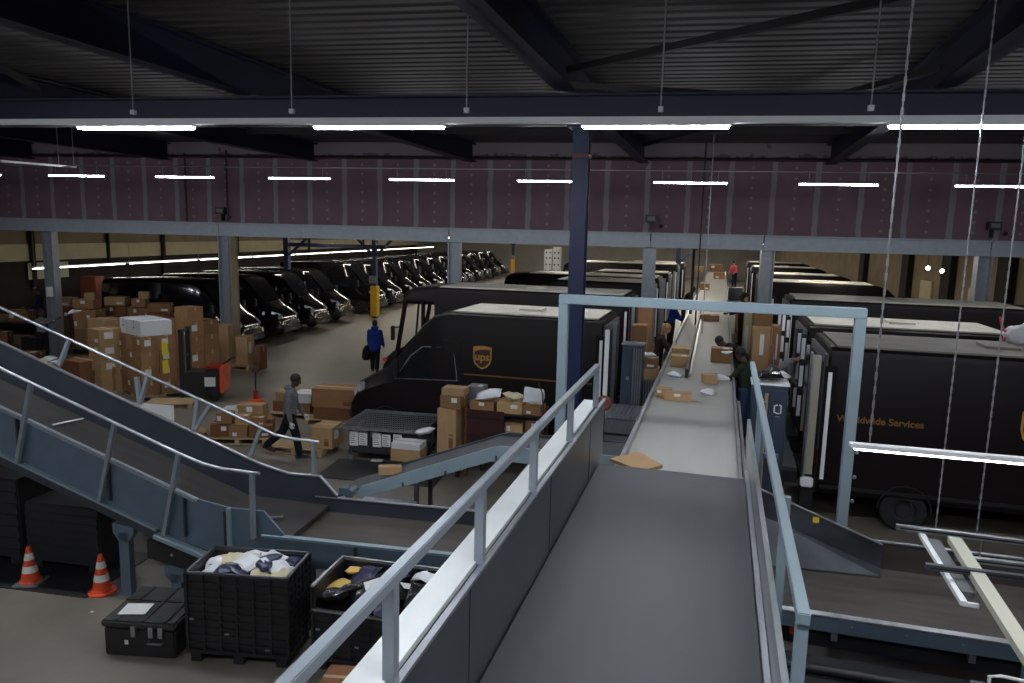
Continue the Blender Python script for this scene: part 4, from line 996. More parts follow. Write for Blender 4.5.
def carton(p, d, rz, m, lab, group=None, tape=True, label=1, name='carton', mark=False):
    o = bpy.data.objects.new(name, unit_carton(m)); COL.objects.link(o)
    o.location = p; o.rotation_euler = (0, 0, rz); o.scale = d
    tag(o, lab, 'box', group)
    def kid(me, n):
        c = bpy.data.objects.new(n, me); COL.objects.link(c); c.parent = o
    if tape: kid(TAPE, 'tape')
    if label & 1: kid(random.choice(LABV), 'address_label')
    if label & 2: kid(LABT, 'address_label')
    if label & 4: kid(LABX, 'address_label')
    if mark: kid(PRT, 'printed_mark')
    return o
def pallet(p, rz, lab, L=1.2, Wd=.8, group='wooden pallets', h=.14):
    t = empty('wooden_pallet', p, rz, lab, 'pallet', group)
    g = MB()
    for i in range(7):
        y = -Wd/2 + Wd*(i+.5)/7; g.lo(-L/2, L/2, y-Wd*.053, y+Wd*.053, h-.02, h)
    g.build('deck_boards', M_wood, t)
    for x in (-L/2+.05, 0, L/2-.05):
        MB().lo(x-.05, x+.05, -Wd/2, Wd/2, .02, h-.02).build('stringer', M_wood, t)
    g = MB()
    for y in (-Wd/2+.05, 0, Wd/2-.05): g.lo(-L/2, L/2, y-.045, y+.045, 0, .02)
    g.build('base_boards', M_wood, t)
    return t
LAY = ['bottom layer', 'second layer', 'third layer', 'fourth layer', 'top layer']
SIDEX = ['post side', 'middle', 'aisle side']
def stack(base, rz, nx, ny, nz, d, m, what, group, jitter=.01, start=0.0, lay=LAY, skip=(), labelp=.6, mark=False):
    """a block of cartons on one footprint; labels name layer, row and position"""
    rows = ['front row', 'back row', 'rearmost row'] if ny > 1 else ['']
    cols = {1: [''], 2: ['outer end', 'aisle end'], 3: ['outer end', 'middle', 'aisle end']}[nx]
    R = Matrix.Rotation(rz, 3, 'Z')
    for iz in range(nz):
        for iy in range(ny):
            for ix in range(nx):
                if (ix, iy, iz) in skip: continue
                q = Vector(base) + R @ Vector(((ix-(nx-1)/2)*d[0]*1.012 + random.uniform(-jitter, jitter), (iy-(ny-1)/2)*d[1]*1.012 + random.uniform(-jitter, jitter), start + iz*(d[2]+.002)))
                l = what + ', ' + ', '.join(x for x in (lay[iz] if nz > 1 else '', rows[iy], cols[ix]) if x)
                carton(q, (d[0]*.985, d[1]*.985, d[2]*.995), rz, m, l.rstrip(', '), group, label=(1 if random.random() < labelp else 0) | (4 if random.random() < labelp*.6 else 0), mark=mark)
# big block of cartons held by the stacker
c0 = G(143, 402, 0); rz = math.radians(-25)
R = Matrix.Rotation(rz, 3, 'Z'); cc = Vector(c0) + R @ Vector((-.76, .50, 0))
pallet((cc.x, cc.y, 0), rz, 'wooden pallet under the tall block of labelled cartons at the stacker', 1.5, .95)
stack((cc.x, cc.y, 0), rz, 3, 2, 4, (.49, .48, .40), M_card, 'labelled carton in the block beside the stacker', 'cartons in the block by the stacker', start=.142, labelp=.9)
for k_, (zz) in enumerate((.90, 1.40)):
    o = MB().box((0, 0, 0), (.012, .16, .36)).build('yellow_tape_patch', M_ytape); q = cc + R @ Vector((.755, .15, zz)); o.location = q; o.rotation_euler = (0, 0, rz)
    tag(o, ['lower yellow tape patch stuck on the tall carton block', 'upper yellow tape patch stuck on the tall carton block'][k_], 'tape')
for k_, (dx, dy, L_) in enumerate(((-.48, 0, .46), (.22, 0, .86))):
    q = cc + R @ Vector((dx, dy, 1.755))
    t = empty('white_carton', q, rz, ['white carton on top of the tall block, outer one', 'long white carton on top of the tall block, stacker side'][k_], 'box', 'white cartons on the tall block')
    MB().lo(-L_/2, L_/2, -.42, .42, 0, .42).build('body', M_wcard, t, bevel=.01)
    MB().lo(-.01, .01, -.424, .424, .3, .424).build('seam', M_carriergrey, t)
    MB().lo(-.04, .04, -.424, -.42, .2, .24).build('hand_hole', M_plastic, t)
# column of tan cartons just outside it
p = G(112, 399, 0); pallet((p.x-.62, p.y+.55, 0), math.radians(-20), 'wooden pallet under the tan carton column outside the tall block', .8, .8)
stack((p.x-.62, p.y+.55, 0), math.radians(-20), 1, 1, 4, (.66, .7, .43), M_cardt, 'tan carton in the column outside the tall block', 'tan cartons outside the tall block', start=.142, labelp=.9)
p = G(80, 396, 0)
carton((p.x-.15, p.y+.35, 0), (.85, .8, .98), math.radians(-12), M_cardd, 'large dark carton on the floor below the slanted rail', None, label=0)
carton((p.x+.55, p.y+.75, 0), (.5, .6, .80), math.radians(-8), M_card, 'brown carton squeezed between the dark carton and the tan column', None, label=0)
p = G(84, 390, 0)
stack((p.x-.75, p.y+1.75, 0), math.radians(-15), 1, 1, 4, (.95, .75, .46), M_cardt, 'large tan carton behind the dark carton by the rail', 'large tan cartons behind the incline rail', labelp=.1)
stack((p.x+.05, p.y+2.6, 0), math.radians(-15), 1, 1, 4, (.8, .75, .46), M_cardd, 'reddish carton behind the large tan ones', 'reddish cartons behind the tan ones', labelp=.1)
# far stacks between the pallets and the vans
p = G(203, 376, 0)
stack((p.x-.1, p.y-.35, 0), math.radians(-8), 2, 2, 5, (.55, .6, .46), M_card, 'brown carton in the stack before the parked vans', 'cartons in the stack before the vans', skip=[(0, 0, 4), (0, 1, 4), (1, 1, 4)], labelp=.3)
p = G(180, 372, 0)
stack((p.x-.3, p.y+.2, 0), math.radians(12), 2, 1, 4, (.6, .7, .43), M_cardd, 'reddish carton stack beside the tall dark stack', 'reddish cartons', labelp=.3)
p = G(225, 368, 0); pallet((p.x+.25, p.y+.25, 0), math.radians(8), 'wooden pallet under the tall narrow cartons by the grey post', 1.4, .9)
carton((p.x-.05, p.y+.05, .142), (.60, .50, 1.35), math.radians(8), M_cardt, 'tall narrow tan carton standing on the pallet by the grey post', 'tall cartons by the post')
carton((p.x+.6, p.y+.3, .142), (.42, .5, .95), math.radians(8), M_cardt, 'shorter upright carton beside the tall one by the grey post', 'tall cartons by the post', label=4)
carton((p.x+1.15, p.y+.35, 0), (.25, .5, .8), math.radians(8), M_cardd, 'narrow carton leaning at the end of the post pallet', 'tall cartons by the post', label=0)
# mixed cartons on the band behind
mixed = [(66, 327, .55, .5, .42, 2.1), (100, 322, .7, .5, .38, 2.0), (115, 318, .9, .6, .38, 2.3), (140, 316, .5, .5, .35, 2.35), (150, 312, .35, .35, .3, 2.7), (95, 306, .8, .5, .35, 2.55), (82, 309, .45, .4, .3, 2.6), (160, 322, .6, .5, .4, 2.2), (176, 322, .5, .5, .42, 2.2)]
mixlab = ['small tan carton beside the post and cage', 'brown carton with labels in the mid row', 'wide brown carton behind the white cartons', 'brown carton next to the wide one', 'little carton perched on the row behind the white cartons', 'long flat carton resting on cage tops', 'little tan carton on the cage tops',
          'pale carton just behind the white cartons', 'reddish carton just behind the white cartons']
# a rack of cages carrying those parcels
def roll_cage(p, rz, lab, h=1.7, L=.8, Wd=.7, m=M_plastic, group='roll cages', shelf=False):
    t = empty('roll_cage', p, rz, lab, 'cage', group)
    MB().lo(-L/2, L/2, -Wd/2, Wd/2, .16, .2).build('base', m, t)
    for x in (-L/2, L/2):
        for y in (-Wd/2, Wd/2): MB().tube([(x, y, .2), (x, y, h)], .016, 6).build('upright', m, t)
    g = MB()
    for x in (-L/2, L/2):
        for i in range(9): g.tube([(x, -Wd/2, .25+i*(h-.25)/8), (x, Wd/2, .25+i*(h-.25)/8)], .006, 4)
        for i in range(6): g.tube([(x, -Wd/2+Wd*i/5, .2), (x, -Wd/2+Wd*i/5, h)], .005, 4)
    for i in range(9): g.tube([(-L/2, Wd/2, .25+i*(h-.25)/8), (L/2, Wd/2, .25+i*(h-.25)/8)], .006, 4)
    g.build('wire_panels', m, t)
    for x in (-L/2+.05, L/2-.05):
        for y in (-Wd/2+.05, Wd/2-.05): MB().lathe([(0, -.02), (.05, -.02), (.06, 0), (.05, .02), (0, .02)], (x, y, .06), 12, 'Y').build('castor', M_tyre, t)
    if shelf: MB().lo(-L/2, L/2, -Wd/2, Wd/2, h*.55, h*.55+.02).build('shelf', m, t)
    return t
cgl = ['dark roll cage beside the two workers at the grey post', 'dark roll cage filled with parcels behind the white cartons', 'dark roll cage standing before the nearest parked van', 'dark roll cage below the flat cartons', 'dark roll cage by the reddish cartons']
for i, (px, py) in enumerate([(70, 352), (92, 355), (122, 350), (145, 352), (165, 360)]):
    p = G(px, py-2, 0)
    roll_cage((p.x, p.y, 0), math.radians(12), cgl[i], 1.45, 1.0, .8)
    stack((p.x, p.y, 0), math.radians(12), 2, 1, 4, (.44, .62, .36), M_card if i % 2 else M_cardd, ['small carton inside the cage ' + s for s in ('beside the two workers', 'behind the white cartons', 'before the nearest parked van', 'below the flat cartons', 'by the reddish cartons')][i], 'cartons in roll cages', start=.205, labelp=.5)
    carton((p.x-.1, p.y, 1.67), (.75 if i != 3 else .5, .5, .32), math.radians(12+i*4), M_cardt if i in (0, 2) else M_card, ['tan carton lying', 'brown carton lying', 'wide brown carton lying', 'small brown carton lying', 'pale carton lying'][i] + ' on top of the cage ' + ('beside the two workers', 'behind the white cartons', 'before the nearest parked van', 'below the flat cartons', 'by the reddish cartons')[i], 'cartons on cage tops', label=1+2*(i % 2))
    if i in (1, 3): carton((p.x+.1, p.y, 1.99), (.34, .34, .25), math.radians(30), M_cardt, 'little carton perched on the cage-top carton ' + ('behind the white cartons' if i == 1 else 'below the flat cartons'), 'cartons on cage tops', label=0)
# outer parcel area beyond the workers
for i, (px, py, d, z, m, lab) in enumerate([(10, 366, (.9, .6, .4), 0, M_cardt, 'flat tan carton lying beneath the high rail end'), (30, 364, (.75, .6, .42), 0, M_cardd, 'reddish carton beside the flat tan one'), (4, 350, (.5, .5, .7), 0, M_cardd, 'reddish upright carton outermost near the rail'),
        (47, 372, (.8, .7, .30), 0, M_cardt, 'tan carton under white parcels behind the rail post'), (70, 380, (.7, .5, .3), .0, M_cardt, 'open tan carton in front of the large dark cartons')]):
    p = G(px, py, 0); carton((p.x, p.y, 0), d, math.radians(15+i*7), m, lab, 'outer loose cartons', label=3)
p = G(20, 345, 0)
t = empty('parcel_table', (p.x-.5, p.y+.2, 0), math.radians(12), 'dark steel table carrying cartons in front of the grey container', 'table')
MB().lo(-1.3, 1.3, -.5, .5, .86, .92).build('table_top', M_darksheet, t)
for x in (-1.2, 1.2):
    for y in (-.42, .42): MB().lo(x-.03, x+.03, y-.03, y+.03, 0, .86).build('leg', M_plastic, t)
MB().lo(-1.25, 1.25, .40, .44, .3, .86).build('back_panel', M_dark, t)
carton((p.x-.1, p.y+.3, .922), (.8, .55, .42), math.radians(12), M_card, 'brown carton on the dark table beside the two workers', 'cartons on the dark table')
carton((p.x-1.1, p.y+.1, .922), (.7, .6, .2), math.radians(12), M_cardt, 'flat tan carton on the dark table, outer end', 'cartons on the dark table')
p = G(14, 325, 0)
t = empty('metal_container', (p.x+1.0, p.y+5.0, 0), BA, 'long low grey metal container standing behind the workers', 'container')
MB().lo(-3, 3.2, -.5, .5, .1, 1.9).build('body', mat('pale_container_paint', (.45, .46, .45), .6), t)
MB().lo(-3.05, 3.25, -.55, .55, 1.9, 1.95).build('rim', M_galv, t)
for x in (-2.8, 3.0): MB().lo(x-.1, x+.1, -.5, .5, 0, .1).build('skid', M_plastic, t)
p = G(81, 325, 0)
t = empty('red_cabinet', (p.x, p.y+.8, 0), BA, 'tall red-brown cabinet beside the nearest parked van', 'cabinet')
MB().lo(-.42, .42, -.3, .3, 0, 2.25).build('body', M_rustb, t, bevel=.01)
MB().lo(-.38, .38, -.32, -.3, .1, 2.2).build('door', M_rustb, t)

# pallet truck stacker (red and black)
p = G(204, 404, 0)
t = empty('pallet_stacker', (p.x-.25, p.y+.5, 0), math.radians(24), 'black and orange electric pallet stacker holding up to the tall carton block', 'stacker')
for y in (-.32, .32): MB().lo(-.62, -.50, y-.07, y+.07, .05, 2.0).build('mast_rail', M_plastic, t)
g = MB()
for z in (1.9, 1.2, .6): g.lo(-.60, -.54, -.3, .3, z, z+.06)
g.build('mast_crossbars', M_plastic, t)
MB().lo(-.52, .05, -.38, .38, .12, .82).build('motor_housing', M_plastic, t, bevel=.03)
MB().lo(.05, .42, -.36, .36, .12, .92).build('battery_cover', M_plastic, t, bevel=.05)
MB().lo(.40, .52, -.39, .39, .25, 1.0).build('end_cover', M_orange, t, bevel=.03)
MB().lo(.0, .45, -.36, .36, .92, 1.0).build('hood', M_red, t, bevel=.03)
MB().bar((.35, 0, .95), (.75, -.15, 1.22), .05).build('tiller', M_plastic, t)
MB().tube([(.7, -.3, 1.22), (.8, -.3, 1.26), (.8, 0, 1.26), (.7, 0, 1.22)], .02, 8).build('tiller_grip', M_plastic, t)
MB().lo(.02, .30, -.405, -.395, .45, .7).build('sticker', M_white, t)
for y in (-.25, .25): MB().lo(-1.7, -.5, y-.08, y+.08, .06, .12).build('fork', M_plastic, t)
for x, y in ((.25, -.3), (.25, .3), (-.4, -.3), (-.4, .3)): MB().lathe([(0, -.04), (.08, -.04), (.09, 0), (.08, .04), (0, .04)], (x, y, .09), 14, 'Y').build('wheel', M_tyre, t)
p = G(172, 402, 0); pallet((p.x+.3, p.y-.35, 0), math.radians(25), 'empty wooden pallet on the floor before the stacker')
# white cabinet/panel in front
t = empty('board_screen', W(-8.5, 11.25, 0), BA, 'white board screen standing on the floor behind the incline conveyor rail', 'screen')
MB().lo(-.48, .48, -.02, .02, .15, 1.66).build('board', M_white, t)
for x in (-.4, .4): MB().lo(x-.02, x+.02, -.22, .22, 0, .15).build('foot', M_galv, t)
# pallet jack
p = G(258, 410, 0)
t = empty('pallet_jack', (p.x, p.y-.1, 0), math.radians(-60), 'hand pallet jack with upright black handle and red body by the pallets', 'pallet jack')
MB().lo(0, 1.1, -.27, -.11, .06, .11).build('fork', M_orange, t); MB().lo(0, 1.1, .11, .27, .06, .11).build('fork', M_orange, t)
MB().lo(-.22, .02, -.2, .2, .08, .3).build('body', M_orange, t, bevel=.03)
MB().tube([(-.12, 0, .3), (-.12, 0, .5)], .06, 12).build('pump', M_red, t)
MB().tube([(-.13, 0, .35), (-.2, 0, 1.02)], .022, 8).build('handle_bar', M_plastic, t)
MB().tube([(-.2, -.05, 1.0), (-.21, -.13, 1.1), (-.22, -.12, 1.24), (-.22, .12, 1.24), (-.21, .13, 1.1), (-.2, .05, 1.0)], .018, 8).build('grip_loop', M_plastic, t)
for x, y in ((-.15, -.12), (-.15, .12), (.95, -.19), (.95, .19)): MB().lathe([(0, -.03), (.06, -.03), (.07, 0), (.06, .03), (0, .03)], (x, y, .07), 12, 'Y').build('wheel', M_tyre, t)

# loaded pallet in the open floor (small labelled cartons)
p = G(230, 443, 0); q0 = Vector((p.x, p.y, 0)); rz = math.radians(18)
pallet((p.x+.1, p.y+.35, 0), rz, 'dark-edged wooden pallet under the heap of small labelled cartons', 1.3, .9)
R = Matrix.Rotation(rz, 3, 'Z')
sm = [(-.42, -.15, 0, .42, .34, .28, M_cardd, 5), (.0, -.2, 0, .40, .34, .26, M_card, 1), (.45, -.15, 0, .46, .36, .24, M_cardd, 1), (-.45, .2, 0, .4, .34, .3, M_card, 1), (0, .2, 0, .44, .4, .3, M_cardt, 1), (.42, .22, 0, .4, .34, .3, M_card, 1),
      (-.35, -.1, .28, .34, .3, .24, M_card, 3), (.05, -.12, .26, .30, .28, .2, M_cardt, 2), (.38, -.1, .24, .3, .26, .18, M_card, 3), (-.3, .2, .3, .34, .3, .26, M_wcard, 0), (.15, .22, .3, .6, .34, .34, M_cardt, 1)]
sl_ = ['reddish one at the outer front corner', 'brown one at the middle of the front', 'reddish one at the inner front corner', 'brown one at the outer back corner', 'tan one at the middle of the back', 'brown one at the inner back corner',
       'brown one on the second layer at the outer front', 'small tan one on the second layer in front', 'small brown one on the second layer near the man', 'white topped one crowning the outer back', 'large tan one crowning the inner back']
for (x, y, z, a, b_, c, m, lb), l in zip(sm, sl_):
    v_ = Vector((p.x+.1, p.y+.35, .142)) + R @ Vector((x, y, z)); carton(v_, (a, b_, c), rz + random.uniform(-.12, .12), m, 'carton of the small floor heap, ' + l, 'small cartons on the open floor pallet', label=lb)
o = MB().sphere((0, 0, 0), (.16, .12, .09), 12, 8).build('crumpled_parcel', M_cardt); q = G(198, 436, 0); o.location = (q.x, q.y+.1, .09); tag(o, 'crumpled brown parcel lying beside the small carton heap', 'parcel')
# long cartons on pallets behind the man
p = G(305, 452, 0)
pallet((p.x-.15, p.y+.15, 0), math.radians(4), 'empty half of a wooden pallet at the walking man\'s feet', 1.3, .85)
carton((p.x+.42, p.y+.22, .142), (.48, .62, .46), math.radians(6), M_cardt, 'cube tan carton with taped top on the pallet beside the man', None, label=4, mark=True)
p = G(330, 430, 0)
pallet((p.x-.15, p.y+.75, 0), math.radians(6), 'wooden pallet under the long printed cartons behind the man', 1.5, .9)
carton((p.x-.1, p.y+.7, .142), (1.15, .62, .30), math.radians(6), M_cardd, 'long dark carton, lower one of the pair behind the man', 'long cartons behind the man', label=0)
carton((p.x-.05, p.y+.7, .446), (1.32, .66, .46), math.radians(6), M_card, 'long printed brown carton, upper one of the pair behind the man', 'long cartons behind the man', label=4, mark=True)
pallet((p.x-1.5, p.y+.95, 0), math.radians(6), 'wooden pallet under the low mixed cartons by the pallet jack', 1.1, .9)
for k_, (x, z, a, b_, c, m, l) in enumerate([(-1.75, .142, .5, .6, .26, M_cardd, 'dark low carton at the jack, outer bottom one'), (-1.22, .142, .5, .6, .26, M_card, 'brown low carton at the jack, inner bottom one'), (-1.72, .405, .46, .55, .24, M_cardt, 'tan carton at the jack, outer upper one'),
        (-1.22, .405, .48, .55, .24, M_wcard, 'pale carton at the jack, inner upper one'), (-.85, .75 - .345, .2, .5, .2, M_cardt, 'narrow tan carton wedged by the long cartons')]):
    carton((p.x+x, p.y+.95, z), (a, b_, c), math.radians(6+k_*2-3), m, l, 'low cartons at the jack', label=k_ % 2)
pallet((p.x+1.0, p.y+1.45, 0), math.radians(40), 'pale wooden pallet corner peeking out by the van nose', 1.1, .7)

# wire-topped trolley
p = G(392, 446, 0)
TX, TY = -6.52, 14.0
t = empty('wire_top_trolley', (TX, TY, 0), math.radians(6), 'low trolley with a zinc wire mesh top near the nose of the emblem van', 'trolley')
g = MB()
for i in range(34): x = -.85 + 1.7*i/33; g.tube([(x, -.62, .76), (x, .62, .76)], .006, 5)
for i in range(9): y = -.6 + 1.2*i/8; g.tube([(-.87, y, .752), (.87, y, .752)], .007, 5)
g.build('wire_deck', M_chrome, t)
g = MB(); 
for a, b_ in (((-.88, -.75), (.88, -.75)), ((.88, -.75), (.88, .75)), ((.88, .75), (-.88, .75)), ((-.88, .75), (-.88, -.75))): g.bar((*a, .75), (*b_, .75), .03, .05)
g.build('rim', M_galv, t)
for x in (-.75, .75):
    for y in (-.5, .5):
        l_ = MB().lo(x-.025, x+.025, y-.025, y+.025, .12, .73).build('leg', M_darksheet, t)
        MB().lathe([(0, -.02), (.055, -.02), (.06, 0), (.055, .02), (0, .02)], (x, y, .06), 14, 'Y').build('castor', M_galv, l_)
MB().lo(-.8, .8, -.5, .5, .16, .2).build('lower_shelf', M_plastic, t)
for i, (x) in enumerate([-.62, -.42, -.12, .08, .32]):
    MB().lo(x-.09, x+.09, -.655, -.65, .36+.02*(i % 2), .66-.02*(i % 2)).build('paper_sheet', M_white, t)
# papers print lines
g = MB()
for x in (-.62, -.42, -.12, .08, .32):
    for k_ in range(5): g.lo(x-.07, x+.06-.02*(k_ % 3), -.659, -.656, .41+k_*.045, .425+k_*.045)
g.build('printed_lines', M_carriergrey, t)
p = G(377, 461, 0); o = MB().box((0, 0, .004), (.24, .16, .006)).build('paper_sheet', M_white); o.location = (p.x, p.y, .012); o.rotation_euler = (0, 0, .2); tag(o, 'white paper sheet lying on the dark floor by the trolley', 'paper')
t2 = MB(); t2.box((0, 0, .006), (2.4, 1.2, .012)); o = t2.build('mat_and_shade_sheet', M_plastic); o.location = (-6.2, 12.9, 0); o.rotation_euler = (0, 0, .1); tag(o, 'dark rubber mat on the floor under the wire-topped trolley', 'mat')

# crumpled bags ----------------------------------------------------------
def bag_mesh(name, m, seed, sx, sy, sz, n=11):
    rnd = random.Random(seed); b = MB(); off = Vector((seed*3.1, seed*1.7, 0))
    def P(i, j, s):
        u, v = i/(n-1)*2-1, j/(n-1)*2-1
        th = (max(0, 1-u*u)*max(0, 1-v*v))**.4
        q = Vector((u*sx/2, v*sy/2, 0))
        w = noise.noise(q*9+off)*.35 + noise.noise(q*22+off)*.22
        x = q.x + noise.noise(q*6+off*2)*.03; y = q.y + noise.noise(q*6-off)*.03
        return (x, y, s*sz/2*th*(1+w) + noise.noise(q*4+off)*.03)
    vs = [P(i, j, 1) for i in range(n) for j in range(n)] + [P(i, j, -1) for i in range(n) for j in range(n)]
    fs = []
    for i in range(n-1):
        for j in range(n-1):
            a = i*n+j; fs.append((a, a+1, a+n+1, a+n)); c = a+n*n; fs.append((c, c+n, c+n+1, c+1))
    b.add(vs, fs, True); return b.mesh(name, m, sharp=35)
BAGS = {}
def bag(p, m, size, rot, lab, group, seed, lbl=False):
    key = (m.name, seed % 4, round(size, 2))
    if key not in BAGS: BAGS[key] = bag_mesh('polybag', m, seed % 4 + 1, size, size*.75, size*.32)
    o = bpy.data.objects.new('polybag', BAGS[key]); COL.objects.link(o); o.location = p; o.rotation_euler = rot
    tag(o, lab, 'bag', group)
    if lbl:
        c = MB().box((0, 0, size*.17), (size*.35, size*.25, .004)).build('address_label', M_white if m is not M_wbag else M_carriergrey, o)
    return o
for px, py, z, m, s, l in ((50, 358, .45, M_wbag, .4, 'white polybag on the tan carton behind the rail post'), (58, 362, .42, M_wbag, .35, 'small white polybag beside the rail post'), (44, 360, .4, M_cream, .35, 'cream polybag on the tan carton behind the rail post'),
                           (74, 312, 1.9, M_wbag, .4, 'white polybag on the cage top beside the workers'), (425, 431, .83, M_wbag, .38, 'white polybag lying on the wire-topped trolley')):
    p = G(px, py, z); bag(p, m, s, (.2, .1, px), l, None, px)

# ================================================================ BLACK BINS AND TRUNK
def pallet_bin(loc, rz, L, Wd, Hh, lab, sides=M_bin, rim=M_darksheet, drop=0.0):
    t = empty('pallet_bin', loc, rz, lab, 'bin', 'black pallet bins')
    g = MB(); th = .035; z0 = .15
    for s in (-1, 1):
        g.lo(-L/2, L/2, s*(Wd/2-th/2)-th/2, s*(Wd/2-th/2)+th/2, z0, Hh - (drop if s < 0 else 0)); g.lo(s*(L/2-th/2)-th/2, s*(L/2-th/2)+th/2, -Wd/2, Wd/2, z0, Hh)
    g.lo(-L/2, L/2, -Wd/2, Wd/2, z0, z0+.03)
    b = g.build('shell', sides, t, weld=False)
    g = MB()
    nr = 9
    for s in (-1, 1):
        for i in range(nr):
            z = z0+.08 + (Hh-z0-.18)*i/(nr-1)
            if not (s < 0 and z > Hh-drop-.02): g.lo(-L/2+.02, L/2-.02, s*(Wd/2+.008)-.008, s*(Wd/2+.008)+.008, z-.014, z+.014)
            g.lo(s*(L/2+.008)-.008, s*(L/2+.008)+.008, -Wd/2+.02, Wd/2-.02, z-.014, z+.014)
        for i in range(7):
            x = -L/2 + L*i/6; g.lo(x-.015, x+.015, s*(Wd/2+.01)-.01, s*(Wd/2+.01)+.01, z0, Hh - (drop if s < 0 else 0))
            y = -Wd/2 + Wd*i/6; g.lo(s*(L/2+.01)-.01, s*(L/2+.01)+.01, y-.015, y+.015, z0, Hh)
    g.build('ribs', sides, t, weld=False)
    g = MB(); r = .03
    for s in (-1, 1):
        g.lo(-L/2-r*.5, L/2+r*.5, s*Wd/2-r*.5, s*Wd/2+r*.5, Hh - (drop if s < 0 else 0), Hh+.025 - (drop if s < 0 else 0)); g.lo(s*L/2-r*.5, s*L/2+r*.5, -Wd/2-r*.5, Wd/2+r*.5, Hh, Hh+.025)
    g.build('rim', rim, t, weld=False)
    g = MB(); g.lo(-L/2-.02, L/2+.02, -Wd/2-.02, Wd/2+.02, .11, .15)
    g.build('base_deck', sides, t)
    for x in (-L/2+.08, 0, L/2-.08): MB().lo(x-.06, x+.06, -Wd/2, Wd/2, 0, .11).build('skid', sides, t)
    for q in ((-.1, .35), (.3, .2), (-.45, .5)):
        MB().box((q[0]*L, -Wd/2-.022, q[1]*Hh), (.05, .008, .02)).build('latch', M_galv, t)
    return t
a, b_, c, d = G(185.6, 570, 1.05), G(288, 577, 1.05), G(313, 553, 1.05), G(214.6, 545.5, 1.05)
ctr = (a+b_+c+d)/4; brz = math.atan2(b_.y-a.y, b_.x-a.x)
BL, BW = 1.14, .66
pallet_bin((ctr.x, ctr.y-.02, 0), brz, BL, BW, 1.03, 'large black ribbed pallet bin heaped with white and cream polybags')
rows = ['front row', 'second row', 'third row', 'back row']; colsn = ['trunk end', 'next to the trunk end', 'middle', 'next to the far end', 'end towards the second bin']
mm = [M_wbag, M_cream, M_wbag, M_nbag, M_cream, M_wbag, M_nbag, M_cream]
mn = {'white_polybag': 'white', 'cream_polybag': 'cream', 'navy_polybag': 'navy', 'black_polybag': 'black', 'mustard_polybag': 'mustard'}
R = Matrix.Rotation(brz, 3, 'Z'); kk = 0
under = bag
for j in range(4):
    for i in range(5):
        m = mm[(i*3 + j*5 + (i*j) % 3) % 8]; kk += 1
        hgt = .95 + .13*math.sin(PI*(i+.5)/5)*math.sin(PI*(j+.7)/4.4)
        q = Vector((ctr.x, ctr.y-.02, 0)) + R @ Vector((-.39 + .195*i + random.uniform(-.02, .02), -.16 + .115*j, hgt + random.uniform(-.015, .025)))
        bag(q, m, random.choice((.26, .30)), (random.uniform(-.45, .45), random.uniform(-.45, .45), random.uniform(0, 6)), '%s polybag in the heaped bin, %s, %s' % (mn[m.name], rows[j], colsn[i]), 'polybags in the heaped bin', kk, lbl=(kk % 3 == 0))
o = MB().lo(-.53, .53, -.29, .29, .2, .86).build('polybag_filling', M_cream); o.location = (ctr.x, ctr.y-.02, 0); o.rotation_euler = (0, 0, brz); tag(o, 'packed lower mass of polybags filling the heaped bin', 'bags', kind='stuff')
# second bin
a2, b2 = G(317, 582, .95), G(344, 558, .95)
c2 = Vector((a2.x + .64, (a2.y+b2.y)/2 - .02, 0))
pallet_bin((c2.x, c2.y, 0), math.radians(3), 1.30, .74, .95, 'black pallet bin with dark polybags standing behind the near handrail', rim=M_galv, drop=.27)
for i, (x, y, z, m, s, l) in enumerate([(-.42, .22, .88, M_ybag, .26, 'mustard polybag at the back corner of the second bin'), (-.5, -.05, .80, M_ybag, .28, 'mustard polybag down the end of the second bin'), (-.28, .12, .86, M_nbag, .42, 'big navy polybag at the back of the second bin'),
        (-.36, -.24, .84, M_kbag, .46, 'black glossy polybag at the front corner of the second bin'), (-.02, -.14, .88, M_kbag, .5, 'black glossy polybag in the middle of the second bin'), (.05, .2, .84, M_nbag, .38, 'navy polybag behind the middle of the second bin'),
        (-.12, -.25, .82, M_cream, .24, 'cream parcel bag at the front of the second bin'), (.28, 0, .84, M_kbag, .42, 'black polybag towards the ledge in the second bin'), (.35, .24, .92, M_wbag, .18, 'small white polybag at the back of the second bin'),
        (.5, .2, .93, M_wbag, .20, 'white polybag nearest the ledge in the second bin'), (.5, -.1, .86, M_kbag, .36, 'black polybag at the ledge end of the second bin'), (.2, -.26, .8, M_nbag, .34, 'navy polybag at the front beside the rail post')]):
    bag((c2.x+x, c2.y+y-.03, z+.02), m, s, (random.uniform(-.5, .5), random.uniform(-.5, .5), random.uniform(0, 6)), l, 'polybags in the second bin', i, lbl=i in (4, 7))
o = MB().lo(-.58, .58, -.32, .33, .2, .66).build('polybag_filling', M_kbag); o.location = c2; tag(o, 'packed lower mass of dark bags in the second bin', 'bags', kind='stuff')
p = G(345, 676, .5)
carton((p.x+.1, p.y, 0), (.6, .4, .5), .2, M_cardd, 'reddish carton at the bottom below the near handrail', None, label=0)
